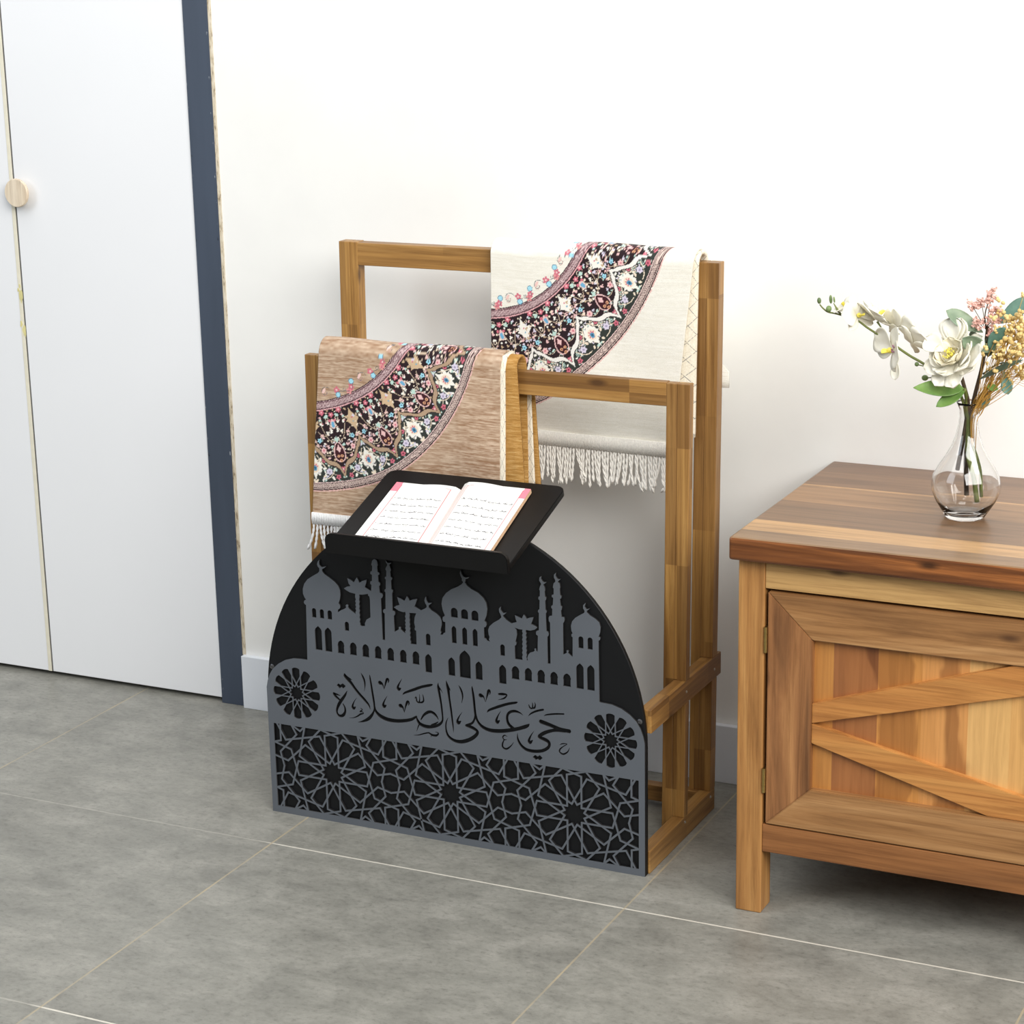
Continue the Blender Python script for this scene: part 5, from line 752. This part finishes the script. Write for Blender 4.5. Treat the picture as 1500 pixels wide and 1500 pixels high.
# ------------------------------------------------------------------ open book on the tray
book = thing('open_book', 'open book with red ruled white pages resting on the black tray', 'book', (-.334, -.40, .52))
def tp(x, y, h): return (x, y - h * st, tz(y) + h * ct)
NU, NV = 230, 330
def page(side):
    rs2 = random.Random(20 + side); cvp = Canvas(0, 110, 0, 168, .33); cvp.im[:] = C3(236, 235, 231)
    red, ink, pinkc = C3(190, 60, 72), C3(74, 74, 82), C3(236, 138, 154)
    u0, u1 = (9, 98) if side > 0 else (12, 96)          # u runs from the spine outward
    cvp.line([(u0, 0), (u0, 156)], 1.2, red); cvp.line([(u1, 0), (u1, 160)], .9, C3(200, 84, 96))
    m = (cvp.X < u0) & (cvp.Z < 158); cvp.im[m] = C3(238, 224, 219)
    cvp.line([(u0, 156), (u0 + 10, 158)], .8, red)
    m = (cvp.X > u1 + .5) & (cvp.Z > 140); cvp.im[m] = pinkc
    m = (cvp.X < u0 + 12) & (cvp.X > u0 + 1) & (cvp.Z > 146) & (cvp.Z < 155); cvp.im[m] = C3(246, 220, 220)
    for z in (150, 139): cvp.line([(u0 + 25 + i * 2.2, z + rs2.uniform(-.6, .6)) for i in range(18)], .5, C3(196, 196, 200))
    for li, z in enumerate((122, 103, 85, 67, 49, 31, 13)):
        u = u0 + 4
        while u < u1 - 4:
            L = rs2.uniform(5, 15); p = []; v = u
            while v < min(u + L, u1 - 3): p.append((v, z + rs2.choice((0, 0, 0, .3, -1.6, 2.6)) * rs2.random())); v += 1.0
            if len(p) > 1: cvp.line(p, 1.1, ink)
            for _ in range(3): cvp.disc(u + rs2.uniform(0, L), z + rs2.choice((-3, 3.4)), .5, ink)
            u += L + rs2.uniform(1.5, 5)
    V, cols, F = [], [], []
    for j in range(NV + 1):
        v = j / NV; y = -.4825 + v * (.1525 if side < 0 else .1665)
        sx = -.3245 - .0165 * v
        ox = (-.4475 - .0045 * v) if side < 0 else (-.2200 - .0085 * v)
        for i in range(NU + 1):
            u = i / NU; h = (.0072 if side > 0 else .0055) + .0034 * (math.sin(PI * min(1, u * 1.6 + .06)) ** 1.0 if u < .6 else math.sin(PI * .985) + .0) * (1 - u) ** .4 - .0035 * max(0, 1 - u * 14)
            V.append(tp(sx + (ox - sx) * u, y + (.5 - .0) * 0, h)); cols.append((u * 108, v * 166))
    n1 = NU + 1
    for j in range(NV):
        for i in range(NU):
            q = (j * n1 + i, j * n1 + i + 1, (j + 1) * n1 + i + 1, (j + 1) * n1 + i); F.append(q if side > 0 else q[::-1])
    o = mk('page', V, F, M['page'], book, True); c = np.array(cols); setcol(o, cvp.sample(c[:, 0], c[:, 1]))
    # leaf block under the page
    bm = bmesh.new(); top = []; bot = []
    idx = [j * n1 for j in (0, NV)]
    ringi = [0 * n1 + i for i in range(0, n1, 10)] + [j * n1 + NU for j in range(10, NV + 1, 10)] + [NV * n1 + i for i in range(NU - 10, -1, -10)] + [j * n1 for j in range(NV - 10, 0, -10)]
    nrm = Vector((0, -st, ct)); P0 = Vector(tp(0, -.4, .0006))
    for k in ringi:
        p = Vector(V[k]); hh = (p - P0).dot(nrm); top.append(bm.verts.new(p - nrm * .0003)); bot.append(bm.verts.new(p - nrm * hh))
    for k in range(len(ringi)): bm.faces.new((top[k], bot[k], bot[(k + 1) % len(ringi)], top[(k + 1) % len(ringi)]))
    bm.faces.new(bot); mkbm('leaf_block', bm, M['orangeedge'], book)
page(-1); page(1)
bm = bmesh.new(); q = [tp(-.4465, -.4805, 0), tp(-.2225, -.4805, 0), tp(-.2300, -.3190, 0), tp(-.4505, -.3330, 0)]
lo = [bm.verts.new(Vector(p) + Vector((0, -st, ct)) * .0001) for p in q]; hi = [bm.verts.new(Vector(p) + Vector((0, -st, ct)) * .0009) for p in q]
bm.faces.new(lo[::-1]); bm.faces.new(hi)
for k in range(4): bm.faces.new((lo[k], lo[(k + 1) % 4], hi[(k + 1) % 4], hi[k]))
mkbm('cover', bm, M['cover'], book)

# ------------------------------------------------------------------ cabinet
cab = thing('wooden_cabinet', 'low brown wooden cabinet with braced plank door and thick striped top', 'cabinet', (.1551, 0, 0))
bm = bmesh.new(); addbox(bm, .1461, .743, -.4765, -.004, .5325, .5658, .004)
tp_ = mkbm('cabinet_top', bm, M['top'], cab, mats=[M['top'], M['edge']])
for p in tp_.data.polygons: p.material_index = 0 if p.normal.z > .6 else 1
for x0, x1 in ((.1551, .1938), (.6955, .7342)):
    box('leg', x0, x1, -.459, -.417, 0, .5324, M['leg'], cab, .0018)
    box('leg', x0, x1, -.052, -.010, 0, .5324, M['leg'], cab, .0018)
box('apron', .1939, .6954, -.457, -.435, .4915, .5324, M['apron'], cab, .001)
box('lower_rail', .1939, .6954, -.4575, -.417, .0966, .1390, M['lowrail'], cab, .0015)
for x0 in (.160, .7125): box('side_panel', x0, x0 + .017, -.4169, -.0521, .0966, .5324, M['leg'], cab, .001)
box('back_panel', .1939, .6954, -.030, -.018, .0966, .5324, M['lowrail'], cab, .001)
box('bottom_board', .178, .712, -.4168, -.031, .1000, .1180, M['lowrail'], cab, .001)
DX0, DX1, DZ0, DZ1, IX0, IX1, IZ0, IZ1 = .1988, .6905, .1412, .4875, .2640, .6253, .2030, .4245
door = box('door', IX0 - .008, IX1 + .008, -.4475, -.437, IZ0 - .008, IZ1 + .008, M['plank'], cab, 0)
def prism(name, pts, y0, y1, mat, parent, bev=.0012):
    bm = bmesh.new(); a = [bm.verts.new((x, y0, z)) for x, z in pts]; b = [bm.verts.new((x, y1, z)) for x, z in pts]
    bm.faces.new(a); bm.faces.new(b[::-1])
    for k in range(len(pts)): bm.faces.new((a[k], b[k], b[(k + 1) % len(pts)], a[(k + 1) % len(pts)]))
    bmesh.ops.recalc_face_normals(bm, faces=bm.faces)
    if bev: bmesh.ops.bevel(bm, geom=list(bm.edges), offset=bev, segments=2, affect='EDGES')
    return mkbm(name, bm, mat, parent)
prism('stile', [(DX0, DZ0), (IX0, IZ0), (IX0, IZ1), (DX0, DZ1)], -.459, -.436, M['stile'], door)
prism('stile', [(DX1, DZ0), (DX1, DZ1), (IX1, IZ1), (IX1, IZ0)], -.459, -.436, M['stile'], door)
prism('door_rail', [(DX0, DZ1), (IX0, IZ1), (IX1, IZ1), (DX1, DZ1)], -.459, -.436, M['crossrail'], door)
prism('door_rail', [(DX0, DZ0), (DX1, DZ0), (IX1, IZ0), (IX0, IZ0)], -.459, -.436, M['crossrail'], door)
for p in ([(IX0, .3018), (IX0, .3312), (.545, IZ1 - .0004), (IX1, IZ1 - .0004), (IX1, .4010)], [(IX0, .3014), (IX1, .2255), (IX1, IZ0 + .0004), (.515, IZ0 + .0004), (IX0, .2722)]):
    prism('brace', p, -.4562, -.446, M['brace'], door, .0008)
for z0, z1 in ((.3990, .4362), (.1891, .2255)):
    bm = bmesh.new(); addtube(bm, [(.1962, -.4605, z0), (.1962, -.4605, z1)], .0026, 12)
    for f in (.33, .66): addtube(bm, [(.1962, -.4605, z0 + (z1 - z0) * f - .0006), (.1962, -.4605, z0 + (z1 - z0) * f + .0006)], .0029, 12)
    addbox(bm, .1942, .1986, -.4600, -.440, z0, z1, .0003); mkbm('hinge', bm, M['brass'], cab)
bm = bmesh.new(); addlathe(bm, [(0, 0), (.006, 0), (.006, .012), (.013, .018), (.014, .024), (.010, .029), (0, .030)], (0, 0, 0), 24)
bmesh.ops.rotate(bm, verts=bm.verts, matrix=Matrix.Rotation(PI / 2, 3, 'X')); bmesh.ops.translate(bm, verts=bm.verts, vec=(.660, -.459, .312)); mkbm('door_knob', bm, M['brass'], door, True)

# ------------------------------------------------------------------ vase
VB = (.4190, -.2557, .5659)
vase = thing('glass_vase', 'clear glass bottle vase with round belly on the wooden cabinet', 'vase', VB)
outer = [(0, .0008), (.020, .0004), (.0262, .0), (.0285, .0025), (.0345, .012), (.0425, .025), (.0475, .038), (.0485, .048), (.0462, .060), (.0395, .073), (.0305, .087), (.0225, .102), (.0168, .118), (.0138, .133), (.0126, .146), (.0132, .156), (.0160, .1625), (.0174, .1655)]
inn = [(.0165, .1662), (.0145, .1620), (.0113, .1555), (.0108, .146), (.0120, .133), (.0150, .118), (.0206, .102), (.0286, .087), (.0376, .073), (.0442, .060), (.0465, .048), (.0455, .038), (.0405, .026), (.0320, .014), (.0225, .0075), (.010, .0085), (0, .0095)]
bm = bmesh.new(); addlathe(bm, outer + inn, VB, 64, 8, .010); mkbm('vase_body', bm, M['glass'], vase, True)

# ------------------------------------------------------------------ flowers in the vase
def surf(bm, fn, nu, nv):
    g = [[bm.verts.new(fn(i / nu, j / nv)) for i in range(nu + 1)] for j in range(nv + 1)]
    for j in range(nv):
        for i in range(nu): bm.faces.new((g[j][i], g[j][i + 1], g[j + 1][i + 1], g[j + 1][i]))
def blade(bm, base, d, nrm, L, W, cup=.2, curl=.2, pk=.5, ruffle=0.0, ph=0.0, sharp=.6, nu=8, nv=10):
    """A petal or leaf growing from base along d, its face towards nrm."""
    base, d = Vector(base), Vector(d).normalized(); nrm = Vector(nrm); nrm = (nrm - d * nrm.dot(d)).normalized(); sd = d.cross(nrm)
    e = math.log(.5) / math.log(pk)
    def f(u, v):
        w = max(0.02, math.sin(PI * min(1, max(0, v ** e)))) ** sharp * W / 2 if 0 < v < 1 else W * .012
        s = (u - .5) * 2
        return base + d * L * v + sd * s * w + nrm * (cup * w * s * s + curl * L * v * v + ruffle * L * math.sin(s * 5 + v * 7 + ph) * v)
    surf(bm, f, nu, nv)
def solid(o, t=.0005):
    m = o.modifiers.new('Solidify', 'SOLIDIFY'); m.thickness = t; m.offset = 0; return o
def stemtube(name, pts, r, mat, parent, n=6): 
    bm = bmesh.new(); p = smoothpts(pts, 6); rr_ = [r[0] + (r[1] - r[0]) * i / (len(p) - 1) for i in range(len(p))]; addtube(bm, p, rr_, 8); return mkbm(name, bm, mat, parent, True)
CAMD = Vector((-.42, .86, -.28)) * -1        # roughly towards the room
fr = random.Random(4)
def orchid(parent, c, face, up, R, spot=True):
    """One moth orchid blossom: two broad petals, three sepals, a small lip."""
    c, f, up = Vector(c), Vector(face).normalized(), Vector(up); up = (up - f * up.dot(f)).normalized(); rt_ = up.cross(f)
    bm = bmesh.new()
    for a, L, W in ((90, 1.0, .62), (215, .95, .55), (325, .95, .55)):
        a = math.radians(a); d = rt_ * math.cos(a) + up * math.sin(a); blade(bm, c - f * .002, d + f * .1, f, R * L, R * W, .25, fr.uniform(-.1, .15), .55, .02, a)
    for a in (12, 168):
        a = math.radians(a); d = rt_ * math.cos(a) + up * math.sin(a); blade(bm, c, d + f * .15, f, R * 1.08, R * 1.15, .22, fr.uniform(-.05, .15), .62, .03, a, .7)
    o = solid(mkbm('blossom', bm, M['petal'], parent, True))
    bm = bmesh.new(); blade(bm, c + f * .001, f * .8 - up * .5, up, R * .42, R * .30, .8, .3, .6); addball(bm, c + f * R * .12, R * .11, 1.0, 8)
    solid(mkbm('lip', bm, M['yellow'], o, True))
    if spot:
        bm = bmesh.new()
        for k in range(7): addball(bm, c + f * R * .10 + rt_ * R * fr.uniform(.1, .28) + up * R * fr.uniform(-.2, .3), R * .035, 1.0, 6)
        mkbm('speckle', bm, M['pinkspot'], o, True)
G = 'flower stems in the glass vase'
P_in = (VB[0] + .012, VB[1] - .004, VB[2] + .035)
# orchid spray
os_ = thing('orchid_spray', 'white orchid spray with green buds arching left from the vase', 'flower', VB)
stemtube('stem', [(VB[0] + .022, VB[1] + .004, VB[2] + .030), (VB[0] + .018, VB[1], VB[2] + .075), (VB[0] + .002, VB[1] - .002, VB[2] + .120), (0.4124, -0.2577, 0.7284), (0.4006, -0.2677, 0.7547), (0.3729, -0.2717, 0.7747), (0.3547, -0.2737, 0.7864), (0.3360, -0.2737, 0.7957), (0.3053, -0.2707, 0.8130), (0.2754, -0.2677, 0.8285), (0.2567, -0.2657, 0.8391), (0.2284, -0.2617, 0.8450), (0.2137, -0.2597, 0.8468), (0.2049, -0.2577, 0.8518), (0.2001, -0.2557, 0.8561)], (.0026, .0010), M['stem'], os_)
for p, r, s, ax in (((0.1990, -0.2557, 0.8614), .0030, 1.5, (-.1, 0, 1)), ((0.2146, -0.2597, 0.8512), .0042, 1.15, (.1, 0, 1)), ((0.2173, -0.2597, 0.8650), .0024, 2.6, (-.08, 0, 1)), ((0.2223, -0.2597, 0.8648), .0014, 3.2, (-.15, 0, 1)), ((0.3480, -0.2737, 0.7835), .0032, 1.0, (0, 0, 1)), ((0.3597, -0.2717, 0.7646), .0048, .85, (0, 0, 1)), ((0.4049, -0.2857, 0.7629), .0034, 1.1, (0, 0, 1))):
    bm = bmesh.new(); addball(bm, p, r, s, 12, ax); mkbm('bud', bm, M['bud'], os_, True)
for p_, r_ in (
    ([(0.2214, -0.2597, 0.8599), (0.2290, -0.2607, 0.8488), (0.2334, -0.2617, 0.8453)], [.0005, .0022, .0008]),
    ([(0.3480, -0.2737, 0.7830), (0.3604, -0.2727, 0.7808)], .0008),
    ([(0.3597, -0.2717, 0.7641), (0.3761, -0.2717, 0.7672)], .0008),
    ([(0.2147, -0.2597, 0.8478), (0.2136, -0.2597, 0.8516)], .0008),
    ([(0.2492, -0.2617, 0.8501), (0.2560, -0.2637, 0.8421)], [.0014, .0008]),
    ([(0.2879, -0.2677, 0.8389), (0.2943, -0.2687, 0.8308), (0.2960, -0.2697, 0.8175)], [.0018, .0011, .0012]),
    ([(0.3133, -0.2697, 0.8292), (0.3206, -0.2707, 0.8231)], [.0024, .0012])):
    bm = bmesh.new(); addtube(bm, p_, r_, 8); mkbm('stalklet', bm, M['stem'], os_, True)

orchid(os_, (0.2585, -0.2657, 0.8446), (.9, -.5, .5), (-.3, .1, .9), .030, False)
orchid(os_, (0.2835, -0.2597, 0.8421), (.55, .3, .8), (-.6, .2, .7), .036, False)
orchid(os_, (0.3162, -0.2597, 0.8325), (.5, .75, .5), (.2, .1, 1), .030, False)
orchid(os_, (0.2379, -0.2577, 0.8556), (-.5, -.3, .8), (-.6, 0, .6), .017, False)
orchid(os_, (0.3152, -0.2837, 0.8029), (-.72, -.75, .05), (.25, -.2, .95), .036, True)
orchid(os_, (0.3406, -0.2677, 0.8123), (.4, .5, .5), (-.1, .3, 1), .030, False)
bm = bmesh.new(); blade(bm, (0.3197, -0.2777, 0.7896), (.05, -.1, -1), (-.3, -1, 0), .029, .016, .3, .1, .65); solid(mkbm('sepal', bm, M['petal'], os_, True))
# white peony
pe = thing('peony', 'large cream white peony with ruffled petals above the vase mouth', 'flower', VB)
pc = Vector((0.4007, -0.2857, 0.8004)); pf_ = Vector((-.35, -.72, .62)).normalized(); pu, pv = frame_of(pf_)
bm = bmesh.new(); bm2 = bmesh.new()
for ring, (n, R, W, tilt, cup) in enumerate(((9, .043, .034, .10, .10), (8, .037, .032, .45, .25), (7, .030, .028, .95, .40), (5, .022, .022, 1.7, .6))):
    for k in range(n):
        a = 2 * PI * (k + .4 * ring) / n + fr.uniform(-.15, .15); d = pu * math.cos(a) + pv * math.sin(a)
        blade(bm if ring < 2 else bm2, pc - pf_ * .012 + d * .003, d + pf_ * (tilt + fr.uniform(-.1, .15)), pf_ - d * .3, R * fr.uniform(.88, 1.1), W * fr.uniform(.9, 1.15), cup, fr.uniform(.0, .22), .68, .045, fr.uniform(0, 6), .55)
for k in range(3):
    blade(bm, pc + Vector((.002 * k - .004, .010, .010)), (-.1 + .12 * k, .15, 1), (-.3, -.9, .2), .042, .036, .25, -.05, .66, .04, k * 2.0, .6)
blade(bm, pc + Vector((-.012, 0, .006)), (-.9, .2, .55), (-.3, -.8, .5), .032, .03, .3, .1, .66, .04, 1, .6)
solid(mkbm('outer_petals', bm, M['petal'], pe, True)); solid(mkbm('inner_petals', bm2, M['petalwarm'], pe, True))
bm = bmesh.new()
for k in range(26):
    a = fr.uniform(0, 2 * PI); r = fr.uniform(0, .007); d = pu * math.cos(a) * r + pv * math.sin(a) * r; p = pc + d; q = p + pf_ * .012 + d * .4
    addtube(bm, [p - pf_ * .008, q], .0003, 4); addball(bm, q, .0011, 1.3, 6)
mkbm('stamens', bm, M['yellow'], pe, True)
stemtube('stem', [pc - pf_ * .012, (0.4161, -0.2677, 0.7500), (0.4184, -0.2587, 0.7290), (VB[0] - .003, VB[1] - .003, VB[2] + .130), (VB[0] - .008, VB[1], VB[2] + .100), (VB[0] - .014, VB[1] + .004, VB[2] + .066)], (.0028, .0030), M['brownstem'], pe)
# fresh green leaf stem
gl = thing('leafy_stem', 'fresh green stem with two pointed leaves at the vase mouth', 'leaves', VB)
bm = bmesh.new()
blade(bm, (0.4160, -0.2757, 0.7545), Vector((0.3569, -0.2917, 0.7523)) - Vector((0.4160, -0.2757, 0.7545)), (-.1, -.8, .7), .069, .028, .15, .06, .42, .0, 0, .8)
blade(bm, (0.4180, -0.2757, 0.7527), Vector((0.3879, -0.2897, 0.7320)) - Vector((0.4180, -0.2757, 0.7527)), (-.2, -.9, .5), .046, .020, .2, .05, .5, .0, 0, .7)
solid(mkbm('leaf', bm, M['green'], gl, True))
bm = bmesh.new(); blade(bm, (0.4448, -0.2617, 0.7577), Vector((0.4625, -0.2677, 0.7544)) - Vector((0.4448, -0.2617, 0.7577)), (0, -.9, .5), .018, .010, .2, .0, .5); solid(mkbm('leaf', bm, M['green'], gl, True))
stemtube('stem', [(0.4170, -0.2757, 0.7536), (0.4170, -0.2617, 0.7363), (0.4168, -0.2587, 0.7211), (0.4196, -0.2587, 0.6999), (VB[0] + .002, VB[1] - .004, VB[2] + .092), (VB[0] + .012, VB[1] - .006, VB[2] + .060), (VB[0] + .018, VB[1] - .004, VB[2] + .024)], (.0026, .0038), M['stem'], gl)
# eucalyptus branch
eu = thing('eucalyptus_branch', 'sage green eucalyptus branch with oval leaves behind the peony', 'leaves', VB)
stemtube('stem', [(0.4395, -0.2497, 0.8384), (0.4375, -0.2517, 0.8081), (0.4348, -0.2557, 0.7799), (0.4276, -0.2557, 0.7456), (0.4237, -0.2557, 0.7230), (VB[0] + .001, VB[1], VB[2] + .120), (VB[0] - .002, VB[1] + .003, VB[2] + .085), (VB[0] + .000, VB[1] + .006, VB[2] + .030)], (.0024, .0036), M['brownstem'], eu)
stemtube('stem', [(0.4380, -0.2597, 0.7732), (0.4596, -0.2617, 0.7894), (0.4904, -0.2617, 0.7944)], (.0014, .0008), M['darksage'], eu)
def leaf(b, t, W, mat, nrm=(-.3, -.9, .3), pk=.5, cup=.15, curl=.08, sharp=.62):
    bm = bmesh.new(); b, t = Vector(b), Vector(t); blade(bm, b, t - b, nrm, (t - b).length, W, cup, curl, pk, 0, 0, sharp); solid(mkbm('leaf', bm, M[mat], eu, True))
leaf((0.4347, -0.2557, 0.8306), (0.3844, -0.2717, 0.8588), .026, 'sage', (-.2, -.7, .8), .58)
leaf((0.4486, -0.2657, 0.8056), (0.4139, -0.2857, 0.8288), .026, 'sage', (.2, -1, -.3), .62, .3)
leaf((0.4372, -0.2577, 0.8034), (0.4213, -0.2637, 0.8349), .022, 'darksage', (-.5, -.8, .2))
leaf((0.4437, -0.2597, 0.7975), (0.4465, -0.2537, 0.8310), .020, 'darksage', (.6, -.7, .1))
leaf((0.4456, -0.2657, 0.8092), (0.4677, -0.2697, 0.8436), .022, 'teal', (.5, -.9, .2), .55)
leaf((0.4521, -0.2437, 0.8420), (0.4958, -0.2357, 0.8754), .030, 'teal', (-.3, -.8, .6), .58)
leaf((0.4350, -0.2697, 0.7672), (0.4975, -0.2817, 0.8015), .0135, 'darksage', (-.1, -.6, .9), .5, .4, .0, .8)
leaf((0.4646, -0.2537, 0.7816), (0.4742, -0.2597, 0.7470), .016, 'teal', (.2, -1, .1), .7)
leaf((0.4413, -0.2457, 0.7485), (0.4333, -0.2477, 0.7211), .018, 'teal', (.4, -.9, .2), .5)
leaf((0.4446, -0.2617, 0.8104), (0.4626, -0.2677, 0.8202), .014, 'sage', (0, -.9, .4))
# pink sprig
pk_ = thing('pink_flower_sprig', 'dusty pink cluster of tiny florets above the eucalyptus', 'flower', VB)
stemtube('stem', [(0.4434, -0.2537, 0.8829), (0.4365, -0.2557, 0.8563), (0.4400, -0.2577, 0.8284), (0.4380, -0.2587, 0.7903), (0.4289, -0.2577, 0.7490), (0.4249, -0.2567, 0.7233), (VB[0] + .003, VB[1] - .002, VB[2] + .120), (VB[0] + .001, VB[1] - .003, VB[2] + .040)], (.0007, .0016), M['brownstem'], pk_)
bm = bmesh.new(); bs = bmesh.new()
for (p, n, r) in (((0.4200, -0.2597, 0.8664), 24, .008), ((0.4321, -0.2597, 0.8719), 26, .008), ((0.4445, -0.2577, 0.8798), 26, .008), ((0.4451, -0.2577, 0.8883), 14, .005), ((0.4495, -0.2597, 0.8625), 26, .008), ((0.4300, -0.2617, 0.8437), 30, .009), ((0.4463, -0.2597, 0.8481), 28, .009), ((0.4561, -0.2577, 0.8503), 14, .006), ((0.4479, -0.2597, 0.8330), 14, .006), ((0.4439, -0.2617, 0.8274), 8, .004)):
    p = Vector(p); addtube(bs, [(0.4388, -0.2577, 0.8359), p], .0005, 5)
    for _ in range(n):
        q = p + Vector((fr.gauss(0, .5), fr.gauss(0, .5), fr.gauss(0, .5))) * r; addball(bm, q, fr.uniform(.0011, .0022), fr.uniform(.8, 1.4), 6, (fr.uniform(-1, 1), fr.uniform(-1, 1), fr.uniform(.1, 1)))
        for _k in range(3): blade(bm, q, (fr.uniform(-1, 1), fr.uniform(-1, 1), fr.uniform(-.4, 1)), (fr.uniform(-1, 1), -1, .3), .0034, .0026, .1, .1, .6, 0, 0, .6, 2, 3)
mkbm('twig', bs, M['brownstem'], pk_, True); mkbm('florets', bm, M['pink'], pk_, True)
# dried golden bunch
dg_ = thing('dried_flower_bunch', 'golden dried bobble flowers on thin straw stalks right of the peony', 'flower', VB)
bm = bmesh.new(); bs = bmesh.new()
root = Vector((0.4304, -0.2597, 0.7243))
for i in range(230):
    if i < 195: u, v = fr.gauss(1491, 20), fr.gauss(496, 22)
    else: u, v = fr.uniform(1452, 1492), fr.uniform(508, 546)
    if v < 490 and u < 1466: u += 26
    if u < 1447: u = 1447 + fr.random() * 14
    d = fr.gauss(.004, .012); k = (u - 1413) * .000956; p = Vector((.4128 + k - d * .36 + (v - 590) * .00004, -.2557 - d, .7299 - (v - 590) * .00097 + (u - 1413) * .000076 + d * .28))
    s = fr.uniform(.0022, .0046); 
    for _ in range(3): addball(bm, p + Vector((fr.gauss(0, .4), fr.gauss(0, .4), fr.gauss(0, .4))) * s, s * fr.uniform(.55, .85), fr.uniform(.8, 1.1), 7)
    if i % 5 == 0:
        m_ = root.lerp(p, .55) + Vector((fr.gauss(0, .004), fr.gauss(0, .004), -.006)); addtube(bs, smoothpts([root + Vector((fr.uniform(-.006, .006), fr.uniform(-.006, .004), fr.uniform(-.01, .01))), m_, p], 4), .00042, 4)
for u, v in ((1492, 436), (1478, 556), (1482, 562)): 
    p = Vector((.4128 + (u - 1413) * .000956, -.2557, .7299 - (v - 590) * .00097 + (u - 1413) * .000076))
    for _ in range(5): addball(bm, p + Vector((fr.gauss(0, .0018), fr.gauss(0, .0018), fr.gauss(0, .0018))), .0017, 1, 7)
    addtube(bs, smoothpts([p, Vector((0.4676, -0.2557, 0.8108))], 4), .0004, 4)
for i in range(11):
    o1 = Vector((fr.gauss(0, .0028), fr.gauss(0, .0028), 0)); e = Vector((0.4591, -0.2597, 0.7670)) + Vector((fr.gauss(0, .008), fr.gauss(0, .006), fr.gauss(0, .008)))
    addtube(bs, smoothpts([Vector((VB[0] + .008, VB[1] - .004, VB[2] + fr.uniform(.098, .118))) + o1 * .6, Vector((VB[0] + .006, VB[1] - .004, VB[2] + .140)) + o1, root + o1 * 1.5, e], 5), .0006, 5)
for i in range(14):
    a = fr.uniform(-.5, .6); p = Vector((0.4582, -0.2557, 0.7662)); e = p + Vector((fr.uniform(.03, .06), fr.uniform(-.02, .02), fr.uniform(-.02, .03))); addtube(bs, smoothpts([p, p.lerp(e, .5) + Vector((0, 0, .003)), e], 4), .00025, 4)
mkbm('stalks', bs, M['goldstem'], dg_, True); mkbm('bobbles', bm, M['gold'], dg_, True)['kind'] = 'stuff'
